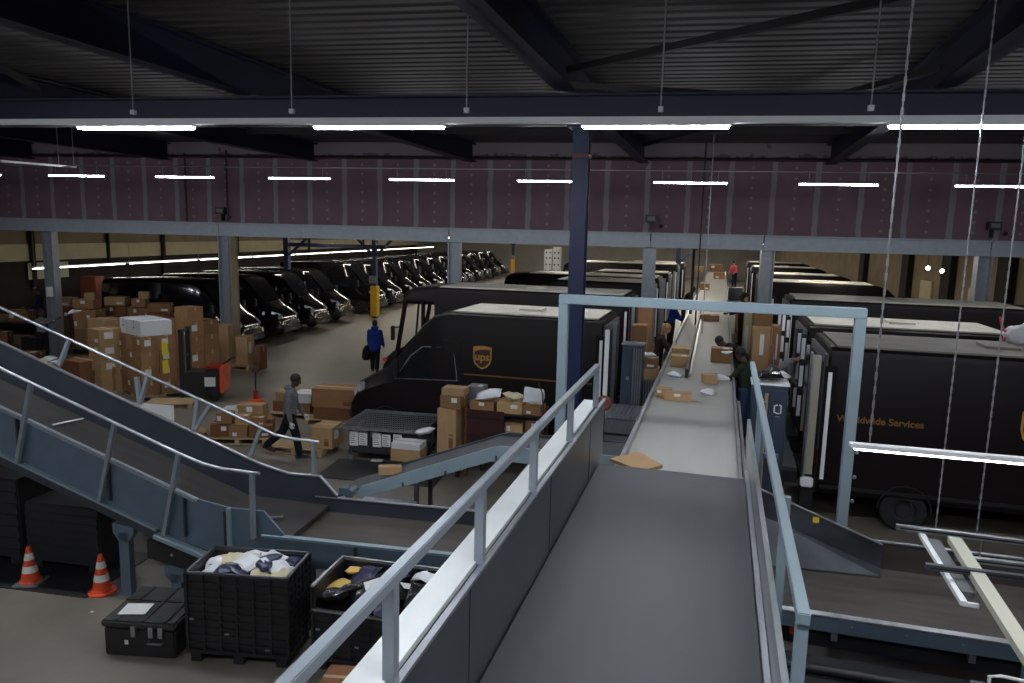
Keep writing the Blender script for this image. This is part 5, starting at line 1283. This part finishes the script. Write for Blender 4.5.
# trunk
a, b_ = G(103, 621, .42), G(168, 628, .42)
trz = math.radians(12)
t = empty('storage_trunk', W(-5.40, 7.13, 0), trz, 'worn black plastic trunk with a white sheet on its lid', 'trunk')
TL, TW = .82, .78
MB().lo(-TL/2, TL/2, -TW/2, TW/2, 0, .34).build('body', M_bin, t, bevel=.02)
l_ = MB().lo(-TL/2-.02, TL/2+.02, -TW/2-.02, TW/2+.02, .345, .43).build('lid', mat('scuffed_lid_plastic', (.04, .038, .038), .55, 0, .5, .5, 12), t, bevel=.02)
g = MB()
for x in (-.25, .05, .3): g.lo(x-.02, x+.02, -TW/2, TW/2, .43, .44)
g.lo(-TL/2, TL/2, .05, .09, .43, .44); g.build('lid_ribs', M_bin, l_)
MB().box((-.16, -.16, .447), (.30, .24, .004), rz=.1).build('paper_sheet', M_white, t)
for x in (-.05, .15, .26): MB().lo(x-.025, x+.025, -TW/2-.035, -TW/2, .26, .38).build('latch', M_galv, t)
MB().lo(-.17, -.13, -TW/2-.005, -TW/2, .15, .2).build('sticker', M_white, t)
MB().tube([(.12, -TW/2-.01, .2), (.12, -TW/2-.05, .2), (.28, -TW/2-.05, .2), (.28, -TW/2-.01, .2)], .012, 8).build('handle', M_galv, t)
# traffic cones
def cone(px, py, lab, hgt=.52):
    p = G(px, py, 0); t = empty('traffic_cone', (p.x, p.y+.12, 0), math.radians(20), lab, 'cone', 'traffic cones')
    MB().lathe([(0, .035), (.13, .035), (.13, .05), (.115, .06), (.028, hgt-.01), (.022, hgt), (0, hgt)], n=24).build('cone_body', M_cone, t)
    return t
c1 = cone(23, 587, 'orange traffic cone with square grey base, outer one of the two by the incline leg')
MB().lo(-.16, .16, -.16, .16, 0, .034).build('base', M_carriergrey, c1, bevel=.01)
c2_ = cone(95, 596, 'orange traffic cone with round orange base, beside the incline conveyor leg')
MB().lathe([(0, 0), (.17, 0), (.17, .02), (.13, .036), (0, .036)], n=24).build('base', M_cone, c2_)
for cc_ in (c1, c2_):
    for z0, z1 in ((.17, .26), (.34, .43)):
        f = lambda z: .115 - (z-.06)*(.087/.45) + .003
        MB().lathe([(f(z0), z0), (f(z1), z1)], n=24).build('reflective_band', M_conew, cc_)
p = G(92, 612, 0); o = MB().box((0, 0, .003), (.04, .03, .004)).build('paper_scrap', M_white); o.location = p; tag(o, 'tiny white paper scrap on the floor in front of the cone', 'scrap')
p = G(-6, 572, 0); 
# things in the dark under the incline
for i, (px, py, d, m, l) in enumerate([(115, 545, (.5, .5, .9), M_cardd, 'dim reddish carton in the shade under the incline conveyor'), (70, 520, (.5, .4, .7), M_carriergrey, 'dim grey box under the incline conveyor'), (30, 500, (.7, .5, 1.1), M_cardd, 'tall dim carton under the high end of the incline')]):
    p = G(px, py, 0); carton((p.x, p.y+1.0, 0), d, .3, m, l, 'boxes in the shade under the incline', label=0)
for k_, (x, zt) in enumerate([(-11.6, 1.35), (-10.3, 1.35), (-9.0, 1.25), (-7.75, .95)]):  # made-up dark crates that keep the space under the incline black
    t = empty('dark_stand_in_crate', W(x, 8.72, 0), BA, 'added black slatted crate standing in for dark clutter under the incline, ' + ['outermost', 'second from the outer end', 'behind the outer cone', 'nearest the conveyor leg'][k_], 'crate', 'stand-in crates under the incline')
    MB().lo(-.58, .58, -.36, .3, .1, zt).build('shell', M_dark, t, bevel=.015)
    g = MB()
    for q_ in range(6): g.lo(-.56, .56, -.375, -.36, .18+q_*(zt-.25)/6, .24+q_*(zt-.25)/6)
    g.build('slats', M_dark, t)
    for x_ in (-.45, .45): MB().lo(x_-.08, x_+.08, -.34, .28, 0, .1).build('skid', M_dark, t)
o = bobj('mat_and_shade_sheet', MB().lo(-12.5, -6.9, 7.75, 9.1, 0, .012), M_plastic); tag(o, 'dark sheet added for the floor shade beneath the incline conveyor', 'mat')  # dark sheet paints the shade on the floor
t = empty('added_shade_block', (0, 0, 0), 0, 'added black block with pipes darkening the floor below the low wide conveyor', 'housing')  # made-up dark block hides the floor where it lies in shade
MB().lo(.6, 6.5, 6.0, 7.58, 0, .60).build('cover', M_dark, t, bevel=.02)
for q_, (yy, zz, m_) in enumerate([(6.2, .66, M_darksheet), (6.7, .66, M_rustb), (7.2, .66, M_plastic)]): MB().tube([(.7, yy, zz), (6.4, yy, zz)], .045, 10).build('pipe', m_, t)
# ================================================================ SMALL FEED CONVEYOR BY THE VAN
t = empty('feed_conveyor', (0, 0, 0), BA, 'small bent feed conveyor with a pale blue side beam rising towards the belt', 'conveyor')
NY, FY = 10.0, 10.75
path = [(-4.05, .92), (-2.07, 1.66), (-.2, 1.70)]
side_pts = [(-4.15, .86), (-4.05, .98), (-2.10, 1.72), (-1.95, 1.76), (-.2, 1.74)]
lo_pts = [(-.2, 1.52), (-1.95, 1.54), (-2.10, 1.52), (-4.0, .80)]
MB().prism([(x, NY, z) for x, z in side_pts] + [(x, NY, z) for x, z in lo_pts], (0, 0, 0), (0, .04, 0)).build('side_beam', M_paleblue, t)
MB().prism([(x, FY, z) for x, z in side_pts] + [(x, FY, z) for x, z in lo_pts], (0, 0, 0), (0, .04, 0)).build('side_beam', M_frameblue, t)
MB().prism([(-4.45, NY+.04, .80), (-4.05, NY+.04, .95), (-2.08, NY+.04, 1.70), (-.2, NY+.04, 1.73), (-.2, NY+.04, 1.68), (-2.08, NY+.04, 1.65), (-4.05, NY+.04, .90), (-4.45, NY+.04, .76)], (0, 0, 0), (0, FY-NY-.04, 0)).build('belt', M_belt, t)
g = MB().tube([(-4.2, NY-.12, .88), (-4.2, NY+.1, .88)], .07, 12); g.box((-4.28, NY-.08, .92), (.14, .1, .1)); g.build('end_motor', M_bluegrey, t)
m = MB()
for x in (-3.4, -2.75, -2.0, -1.2): m.lo(x-.015, x+.015, NY-.02, NY, 1.0 + (x+4)*.36 - .18 if x < -2.1 else 1.56, 1.0+(x+4)*.36-.12 if x < -2.1 else 1.62)
m.build('bolts', M_darksheet, t)
for x, z in ((-3.2, 1.1), (-1.0, 1.5)):
    for yy in (NY+.03, FY): MB().lo(x-.03, x+.03, yy-.03, yy+.03, 0, z).build('leg', M_darksheet, t)
p = onB(390, 474, 10.34)
carton((p.x, p.y, .92+(B(p).x+4.05)*.375+.055), (.34, .15, .12), .45, M_cardt, 'small tan parcel riding on the small feed conveyor', None, label=4)
# dark boxes below it
for i, (x, y, d, m, l) in enumerate([(-3.2, 10.35, (.8, .5, .55), M_cardd, 'dim reddish carton under the small feed conveyor'), (-2.2, 10.35, (.6, .5, .5), M_carriergrey, 'dim grey box under the small feed conveyor'), (-1.3, 10.4, (.7, .5, .6), M_cardd, 'dim reddish carton under the feed conveyor by the guard')]):
    q = W(x, y, 0); carton(q, d, BA, m, l, 'boxes under the feed conveyor', label=0)
t = empty('low_bench', W(-3.55, 9.62, 0), BA, 'low grey steel bench between the cross conveyor and feed conveyor', 'bench')
MB().lo(-.35, .45, -.14, .14, .86, .92).build('top', M_galv, t)
for x in (-.3, .4): MB().lo(x-.02, x+.02, -.1, .1, 0, .86).build('leg', M_galv, t)

# tall tan carton with cartons on it, on the floor by the trolley
p = onY(450, 425, 13.3)
carton((p.x, 13.35, .42), (.42, .36, .92), math.radians(-8), M_cardt, 'tall upright tan carton standing beside the wire-topped trolley', None, label=0, mark=True)
t = empty('carton_stand', (p.x, 13.35, 0), math.radians(-8), 'low dark dolly under the tall upright tan carton', 'dolly'); MB().lo(-.32, .32, -.25, .25, .32, .418).build('deck', M_plastic, t)
for x in (-.25, .25):
    for y in (-.18, .18): MB().lo(x-.03, x+.03, y-.03, y+.03, 0, .32).build('leg', M_plastic, t)
carton((p.x+.05, 13.38, 1.345), (.44, .36, .26), math.radians(-4), M_card, 'brown carton on top of the tall upright carton', 'cartons on the tall carton')
carton((p.x+.08, 13.38, 1.61), (.46, .36, .14), math.radians(2), M_cardt, 'flat tan carton crowning the tall upright carton', 'cartons on the tall carton', label=0)
carton((p.x+.38, 13.85, 1.32), (.34, .34, .40), math.radians(2), M_carriergrey, 'dark carton with a pale top beside the tall upright carton', None, label=2, tape=False)
t = empty('carton_stand', (p.x+.38, 13.85, 0), 0, 'dark steel stand under the dark carton with a pale top', 'stand'); MB().lo(-.18, .18, -.18, .18, 1.26, 1.318).build('top', M_plastic, t)
for x in (-.15, .15):
    for y in (-.15, .15): MB().lo(x-.02, x+.02, y-.02, y+.02, 0, 1.26).build('leg', M_plastic, t)
# flat cartons at the end of the wire trolley
q = Vector((-5.82, 13.25, 0))
carton((q.x, q.y, .22), (.62, .42, .24), math.radians(4), M_cardt, 'tan carton on the lower shelf end of the wire-topped trolley', 'cartons at the trolley end', label=0)
carton((q.x, q.y, .465), (.60, .40, .12), math.radians(4), M_wcard, 'whitish flat carton above the tan one at the trolley end', 'cartons at the trolley end', label=0)
# parcel rack before the emblem van
RXc, RYc = -3.88, 13.6
t = empty('parcel_rack', (RXc, RYc, 0), math.radians(2), 'dark red-brown steel rack heaped with parcels beside the emblem van', 'rack')
for x in (-.75, .75):
    for y in (-.3, .3): MB().lo(x-.02, x+.02, y-.02, y+.02, 0, 1.40).build('upright', M_rustb, t)
for z in (.40, .88, 1.30): MB().lo(-.75, .75, -.32, .32, z-.015, z+.015).build('shelf', M_plastic, t)
MB().lo(-.73, .02, -.325, -.315, .43, 1.36).build('side_cloth', mat('maroon_cloth', (.035, .008, .008), .9), t)
g = MB()
for z in (.7, .85, 1.2): g.tube([(-.75, -.33, z), (.75, -.33, z)], .010, 6)
g.tube([(.75, -.33, .5), (.80, -.33, 1.4), (.76, -.33, 1.8), (.68, -.33, 1.98)], .012, 6)
g.build('rails', M_plastic, t)
rk = [(.18, .416, .34, .4, .28, M_card, 'brown carton on the lowest shelf of the rack'), (.55, .416, .3, .4, .34, M_cardt, 'tan carton at the lowest shelf end of the rack'), (.2, 0.896, .36, .4, .26, M_cardt, 'tan carton on the middle shelf of the rack'),
      (.57, 0.896, .3, .4, .36, M_card, 'labelled brown carton on the middle shelf of the rack'), (-.45, 1.316, .5, .45, .22, M_card, 'brown carton on the rack top nearest the tall upright carton'), (.1, 1.316, .5, .5, .25, M_cardt, 'tan carton in the middle of the rack top'), (.55, 1.316, .36, .4, .2, M_card, 'brown carton at the van rear end of the rack top')]
for i, (x, z, a, b_, c, m, l) in enumerate(rk): carton((RXc+x, RYc, z), (a, b_, c*.85), random.uniform(-.1, .1), m, l, 'cartons on the rack', label=1+2*(i % 2))
bag((RXc-.38, RYc-.03, 1.61), M_wbag, .5, (.15, -.2, .2), 'white polybag draped on the rack top nearest the tall carton', 'bags on the rack top', 2)
bag((RXc+.15, RYc-.05, 1.63), M_cream, .4, (.2, .1, 1.2), 'cream padded bag in the middle of the rack top', 'bags on the rack top', 3)
bag((RXc+.55, RYc-.05, 1.67), M_wbag, .42, (1.0, .2, .5), 'white envelope standing up at the end of the rack top', 'bags on the rack top', 1)

# ================================================================ BESIDE THE BELT
def bcar(px, py, d, rz, m, lab, label=1, z=2.152, dy=0, group='cartons on the sorting belt'):
    p = G(px, py, z); carton((p.x, p.y + d[1]/2 + dy, z), d, rz, m, lab, group, label=label)
bcar(677, 401, (.44, .20, .13), .02, M_cardt, 'tan carton on the belt before the divider end')
bcar(666, 388, (.30, .2, .12), 0, M_cardt, 'nearest small tan carton at the column side of the belt', dy=-.9) if False else None
bcar(663, 397, (.25, .22, .13), -.02, M_cardt, 'small tan carton nearest along the column side of the belt', dy=-.0)
bcar(679, 367, (.36, .35, .22), .03, M_cardt, 'tan carton between belt edge and divider', 2)
bcar(681, 356, (.40, .5, .16), -.04, M_cardt, 'low tan carton behind the one between edge and divider', 0)
bcar(709, 321, (.60, .55, .17), .03, M_card, 'brown open carton farther along the middle of the belt', 2)
bcar(721, 363, (.44, .38, .30), .02, M_card, 'brown carton under the hands of the leaning person', 2)
bcar(709, 384, (.24, .22, .16), .3, M_cardt, 'small tan carton with a white bag beside the olive worker', 4)
bcar(704, 290, (.5, .5, .3), 0, M_card, 'brown carton beyond the crossbar near the divider', 1)
bcar(719, 279, (.7, .6, .4), 0, M_card, 'brown carton far along the belt', 1)
bcar(716, 271, (1.0, .8, .5), 0, M_card, 'brown cartons heaped first at the far belt end', 1)
bcar(699, 272, (.6, .8, .4), 0, M_cardt, 'tan carton at the far belt end, column side', 1)
p = G(684, 402, 2.16); o = MB().add([(-.0, -.03, 0), (.28, 0, 0), (.0, .04, 0)], [(0, 1, 2)]).add([(-.0, -.03, .006), (.28, 0, .006), (.0, .04, .006)], [(0, 2, 1)]).build('cardboard_strip', M_cardt); o.location = (p.x, p.y+.12, 2.156); tag(o, 'pointed cardboard strip beside the small tan carton', 'cardboard')
for i, (px, py, s, m, l) in enumerate([(720, 378, .36, M_wbag, 'white polybag against the small carton at the olive worker'), (708, 392, .30, M_wbag, 'flat white envelope lying on the belt before the olive worker'), (675, 375, .26, M_wbag, 'white flat packet between divider and belt edge'),
                                        (727, 352, .22, M_wbag, 'white paper bag on the brown carton under the leaning person')]):
    z = 2.18 if i != 3 else 2.49
    p = G(px, py, z); bag((p.x, p.y, z), m, s, (.05, .05, i*1.3), l, None, i)
# cardboard lodged at the belt junction
t = MB(); t.add([(0, 0, 0), (.30, .18, 0), (.52, -.16, 0), (.18, -.24, .0)], [(0, 1, 2, 3)]); t.add([(0, 0, .02), (.30, .18, .02), (.52, -.16, .02), (.18, -.24, .02)], [(3, 2, 1, 0)])
t = MB().prism([(0, 0, 0), (.22, .20, .03), (.46, -.02, .0), (.30, -.22, -.01)], (0, 0, 0), (0, 0, .03))
o = t.build('cardboard_flap', M_cardt); p = G(612, 455, 2.86); o.location = (-.84, 6.32, 2.80); tag(o, 'bent tan cardboard flap caught where the dark belt meets the grey belt', 'cardboard')
# grey steel box with grid deck at the column side of the belt
t = empty('grid_step', (-1.53, 13.3, 1.052), 0, 'grey plastic grid-topped step box beside the sorting belt by the portal frame', 'step')
MB().lo(-.34, .34, -.6, .6, 0, .50).build('body', M_carriergrey, t, bevel=.02)
g = MB()
for i in range(8): g.lo(-.33+.66*i/8, -.30+.66*i/8+.02, -.58, .58, .50, .52)
for i in range(10): g.lo(-.33, .33, -.58+1.13*i/9, -.55+1.13*i/9, .50, .52)
g.build('grid_deck', M_chrome, t)
MB().lo(-.34, .34, -.605, -.60, .22, .26).build('front_groove', M_plastic, t)
t = empty('steel_locker', (-1.53, 14.2, 1.052), 0, 'tall dark blue-grey locker panel beside the rear of the emblem van', 'locker')
MB().lo(-.2, .2, -.18, .18, 0, 1.66).build('body', M_bluecab, t, bevel=.01)
MB().lo(-.19, -.01, -.2, -.18, .05, 1.6).build('door', M_bluecab, t)
g = MB()
for i in range(4): g.lo(.02+.045*i, .045+.045*i, -.2, -.18, .05, 1.6)
g.build('ribbed_panel', M_carriergrey, t)
MB().lo(-.10, -.04, -.206, -.2, .98, 1.05).build('handle_plate', M_galv, t)
MB().lo(-.22, .22, -.2, .2, 1.66, 1.68).build('top_trim', M_galv, t)
t = empty('mesh_bin', (-1.32, 14.9, 1.05), 0, 'slatted grey wire bin under the cartons beside the belt', 'bin')
g = MB()
for i in range(12): g.lo(-.27+.54*i/11-.01, -.27+.54*i/11+.01, -.26, -.24, 0, .85)
for i in range(10): g.lo(.25, .27, -.25+.5*i/9-.01, -.25+.5*i/9+.01, 0, .85)
g.build('slats', M_galv, t); MB().lo(-.25, .25, -.23, .25, 0, .83).build('liner', M_carriergrey, t); MB().lo(-.3, .3, -.28, .28, .85, .88).build('rim', M_galv, t)
carton((-1.32, 14.9, 1.935), (.5, .44, .22), .05, M_cardt, 'tan carton directly on the slatted wire bin', 'cartons beside the locker', label=3)
carton((-1.34, 14.9, 2.16), (.46, .4, .2), -.05, M_card, 'brown carton topping the pile on the slatted wire bin', 'cartons beside the locker', label=3)
bag((-1.34, 14.85, 2.42), M_wbag, .35, (0, .1, .6), 'white polybag on the pile over the slatted wire bin', None, 3)
carton((-1.72, 17.1, 1.052), (.34, .45, 1.7), .02, M_card, 'very tall brown carton standing beside the belt behind the locker', 'tall cartons on the walkway', label=0)
carton((-1.74, 18.6, 1.052), (.36, .5, 2.1), .02, M_card, 'tallest brown carton behind the very tall one on the walkway', 'tall cartons on the walkway', label=0)
o = MB().lathe([(0, .05), (.10, .05), (.12, 0), (.10, -.05), (0, -.05)], n=16, axis='Y').build('round_lamp', M_rustb); p = onY(604, 403, 10.9); o.location = p; tag(o, 'round brown disc sign by the navy column foot', 'disc')
MB().tube([(0, .02, -.1), (0, .02, -p.z)], .02, 8).build('stem', M_plastic, o)
# silver door edge posts at the van rears
dl = ['behind the locker', 'beside the emblem van rear corner', 'beside the tall cartons', 'beyond the very tall carton']
for i, (x, y, m) in enumerate([(-2.05, 14.2, M_trunk), (-2.1, 15.6, M_postgrey), (-2.12, 19.2, M_postgrey), (-2.15, 22.4, M_postgrey)]):
    o = MB().lo(-.04, .04, -.04, .04, 1.05, 2.95).build('dock_post', m); o.location = (x, y, 0); tag(o, 'upright metal dock post ' + dl[i], 'post', 'dock posts on the column side')
for i, y in enumerate([24.6, 26.0, 28.6, 30.0, 33.5, 36.5, 40]):
    o = MB().lo(-.05, .05, -.05, .05, 1.05, 3.1).build('dock_post', M_postgrey); o.location = (-2.15, y, 0); tag(o, 'upright metal dock post in the receding line, %s from the blue shirted worker' % ['first', 'second', 'third', 'fourth', 'fifth', 'sixth', 'seventh'][i], 'post', 'dock posts on the column side')
# truck side of the belt
t = empty('blue_locker', (.88, 12.3, .12), 0, 'tall dark blue trolley cabinet with a white ring mark beside the truck side handrail', 'cabinet')
MB().lo(-.28, .26, -.22, .22, .1, 2.38).build('body', M_bluecab, t, bevel=.02)
MB().lo(-.08, -.03, -.235, -.22, .2, 2.25).build('orange_strap', M_cardt, t)
MB().lo(.0, .24, -.24, -.22, .2, 2.3).build('door', M_bluecab, t)
g = MB().tube([(.12, -.245, 2.08), (.07, -.245, 2.06), (.07, -.245, 1.96), (.12, -.245, 1.94), (.17, -.245, 1.95), (.17, -.245, 2.07), (.14, -.245, 2.08)], .012, 6); g.build('ring_mark', M_white, t)
MB().lo(-.30, .28, -.24, .24, 2.38, 2.41).build('top_trim', M_trunk, t)
for x in (-.22, .2): MB().lo(x-.04, x+.04, -.18, .18, -.12, .1).build('leg', M_plastic, t)
t = empty('dock_rail_posts', (0, 0, 0), 0, 'pair of slate uprights rising in front of the dark blue cabinet', 'post')
MB().lo(.58, .66, 9.6, 9.68, .0, 2.75).build('upright', M_bluegrey, t); MB().lo(.80, .86, 9.9, 9.96, .0, 2.5).build('upright', M_bluecab, t); MB().lo(.58, .86, 9.7, 9.74, 2.0, 2.06).build('cross_tie', M_bluegrey, t)
t = empty('control_box', (.47, 9.0, 1.5), 0, 'small white control box with yellow label beside the belt end', 'control box')
MB().lo(-.05, .07, -.06, .1, 0, .5).build('housing', M_trunk, t, bevel=.01); MB().lo(-.03, .05, -.065, -.06, .05, .12).build('label', M_ytape, t); MB().lo(-.04, .06, -.066, -.06, .22, .36).build('keypad', M_carriergrey, t)
MB().lo(-.02, .02, .0, .04, -1.5, 0).build('stem', M_bluegrey, t)
t = empty('leaning_panels', (1.62, 12.9, .9), 0, 'pale steel door panel standing at the rear corner of the lettered truck', 'door panel')
MB().lo(-.06, .06, -.1, .1, 0, 2.0).build('panel', mat('pale_door_panel', (.36, .34, .28), .5, .2), t); MB().lo(-.09, -.06, -.12, .12, -.05, 2.05).build('edge', M_galv, t)
MB().box((-.02, -.14, -.12), (.2, .12, .16)).build('hinge_block', M_trunk, t, bevel=.02); MB().lo(-.1, .1, -.1, .1, -.9, -.2).build('stand', M_plastic, t)
trp = [(1.66, 15.4), (1.66, 16.2), (1.64, 18.7), (1.64, 20.0), (1.64, 21.4), (1.66, 25.0), (1.66, 28.0), (1.68, 31.0), (1.7, 35.0)]
for i, (x, y) in enumerate(trp):
    t = empty('truck_door_edge', (x, y, 1.05), 0, 'pale upright door edge strip on the truck side, %s from the lettered truck' % ['first', 'second', 'third', 'fourth', 'fifth', 'sixth', 'seventh', 'eighth', 'ninth'][i], 'door edge', 'door edges on the truck side')
    MB().lo(-.05, .05, -.04, .04, 0, 1.9).build('frame', M_plastic, t)
    for z in (.25, .85, 1.4): MB().lo(-.035, .035, -.05, -.04, z, z+.42).build('pale_insert', M_trunk, t)
# cartons on the truck side walkway
tc_ = [(1.1, 19.6, (.45, .5, 1.5), M_cardt, 'upright tan carton just behind the leaning person'), (1.35, 18.4, (.16, .7, 1.7), M_card, 'thin leaning brown board by the truck behind the leaning person'), (1.2, 21.6, (.5, .5, 1.9), M_card, 'tall brown carton pile behind the tan upright one'),
       (.95, 22.6, (.4, .4, 1.6), M_cream, 'tall pale carton behind the leaning person'), (1.1, 30.5, (.8, .7, 1.2), M_card, 'brown carton near the far truck side of the belt'), (1.15, 24.6, (.6, .6, 1.3), M_cardd, 'reddish carton before the tall brown clad worker')]
for x, y, d, m, l in tc_: carton((x, y, 1.052), d, .05, m, l, 'cartons on the truck side walkway', label=1)
bag((.85, 12.25, 2.62), M_brown if False else M_kbag, .42, (0, 0, .3), 'black bag lying on top of the dark blue cabinet', None, 1)
bag((1.03, 12.4, 2.60), M_wbag, .34, (0, 0, .9), 'white bag on top of the dark blue cabinet', None, 2)
t = empty('grey_jacket', (1.12, 15.3, 1.6), 0, 'grey jacket with white piping hanging by the stooping worker', 'jacket')
MB().loft([[Vector((rx*math.cos(a), ry*math.sin(a), z)) for a in [2*PI*q/14 for q in range(14)]] for z, rx, ry in ((0, .14, .1), (.3, .18, .12), (.55, .17, .12), (.7, .06, .05))]).build('shell', M_greyC, t)
MB().tube([(-.12, -.12, .05), (-.16, -.13, .35), (-.02, -.11, .66)], .012, 6).build('piping', M_white, t)
MB().tube([(0, 0, .7), (0, 0, .95)], .008, 6).build('hook', M_wire, t)
# film bundle with pink strap on the lettered truck's roof edge
p = G(1016, 343, 3.07)
t = empty('film_bundle', (p.x+.05, p.y+.0, 3.07), 0, 'crumpled shiny white film bundle with a pink ribbon on the lettered truck roof', 'bundle')
me = bag_mesh('film', M_wbag, 3, .6, .4, .36); o = bpy.data.objects.new('film', me); COL.objects.link(o); o.parent = t; o.location = (.05, 0, .15)
MB().tube([(-.28, 0, .02), (-.2, -.02, .12), (-.30, 0, .3), (-.34, .02, .45), (-.3, 0, .32)], .02, 6).build('ribbon', M_pink, t)
# yellow column guards with navy posts behind
for i, (px, py) in enumerate([(375, 318), (502, 276)]):
    p = G(px, py, 0)
    t = empty('guarded_post', (p.x+i*1.2, p.y, 0), 0, ['navy post with a tall yellow guard between the parked vans', 'second navy post with a yellow guard far among the parked vans'][i], 'post', 'yellow guarded posts')
    MB().lo(-.12, .12, -.12, .12, 0, 4.5).build('post', M_navy, t)
    MB().lo(-.19, .19, -.19, .19, .1, 1.75 if i == 0 else 2.2).build('guard', M_yellow, t, bevel=.03)
    MB().lo(-.2, .2, -.3, -.26, 1.9, 2.3).build('box', M_carriergrey, t)
    MB().bar((0, 0, 3.3), (-1.2, -.2, 4.5), .12).build('brace', M_navy, t); MB().bar((0, 0, 3.3), (1.2, .2, 4.5), .12).build('brace', M_navy, t)
p0, p1 = onB(287, 250, 37.0), onB(476, 250, 37.0)
for i, (px, by_) in enumerate([(287, 37.0), (679, 45)]):
    p = onB(px, 250, by_); t = empty('navy_post', (p.x, p.y, 0), 0, ['navy post and bracing over the parked vans', 'navy post rising behind the docked vans near the belt'][i], 'post', 'navy hall posts')
    MB().lo(-.14, .14, -.14, .14, 0, 4.5).build('post', M_navy, t)
    MB().bar((0, 0, 3.2), (1.4, .1, 4.4), .12).build('brace', M_navy, t)
o = bobj('tie_beam', MB().lo(B(p0).x+.2, B(p0).x+5.6, 36.9, 37.1, 3.75, 3.95), M_navy); tag(o, 'horizontal navy tie beam between the bracing over the parked vans', 'beam')
# stacked white boxes far in the aisle
p = G(548, 277, 0)
for k_ in range(2):
    t = empty('white_stack_box', (p.x + k_*.95, p.y, .2), BA, ['tall white perforated container far in the aisle, outer one', 'tall white perforated container far in the aisle, inner one'][k_], 'container', 'white containers far in the aisle')
    MB().lo(-.42, .42, -.4, .4, -.2, 3.1 if k_ else 2.8).build('body', M_wcard, t, bevel=.03)
    g = MB()
    for z in (.4, 1.1, 1.8, 2.4):
        for x in (-.2, .2): g.lo(x-.08, x+.08, -.41, -.4, z, z+.18)
    g.build('vents', M_plastic, t)
# pale green notice on the far wall over the vans
p = onB(165, 266, 40)
t = empty('wall_notice', W(-28.0, 30.5, 2.1), BA, 'pale green notice board on the banded wall below the light line', 'notice'); MB().lo(0, .03, -1.2, 1.2, 0, .75).build('board', mat('pale_green_board', (.45, .50, .33), .6), t); MB().lo(.03, .05, -.3, .4, .1, .45).build('print', M_carriergrey, t)
# cartons on the low wide conveyor / under truck
carton((3.35, 10.3, 0), (1.1, .9, .52), .15, M_cardd, 'wide reddish carton standing by the truck wheel under the hung frame', None, label=0)

# ================================================================ CAMERA & WORLD
cam = bpy.data.cameras.new('camera'); cam.sensor_width = 36; cam.lens = F/1024*36; cam.clip_end = 300
co = bpy.data.objects.new('camera', cam); COL.objects.link(co)
right = Vector((AX.x, AY.x, AZ.x)); down = Vector((AX.y, AY.y, AZ.y)); fwd = Vector((AX.z, AY.z, AZ.z))
co.matrix_world = Matrix((( right.x, -down.x, -fwd.x, 0), (right.y, -down.y, -fwd.y, 0), (right.z, -down.z, -fwd.z, H), (0, 0, 0, 1)))
bpy.context.scene.camera = co
w = bpy.data.worlds.new('world'); bpy.context.scene.world = w; w.use_nodes = True
w.node_tree.nodes['Background'].inputs[0].default_value = (.5, .6, .8, 1); w.node_tree.nodes['Background'].inputs[1].default_value = .05
vs_ = bpy.context.scene.view_settings
vs_.view_transform = 'Standard'; vs_.look = 'None'; vs_.gamma = 1.0; vs_.exposure = 0.0; vs_.use_curve_mapping = False
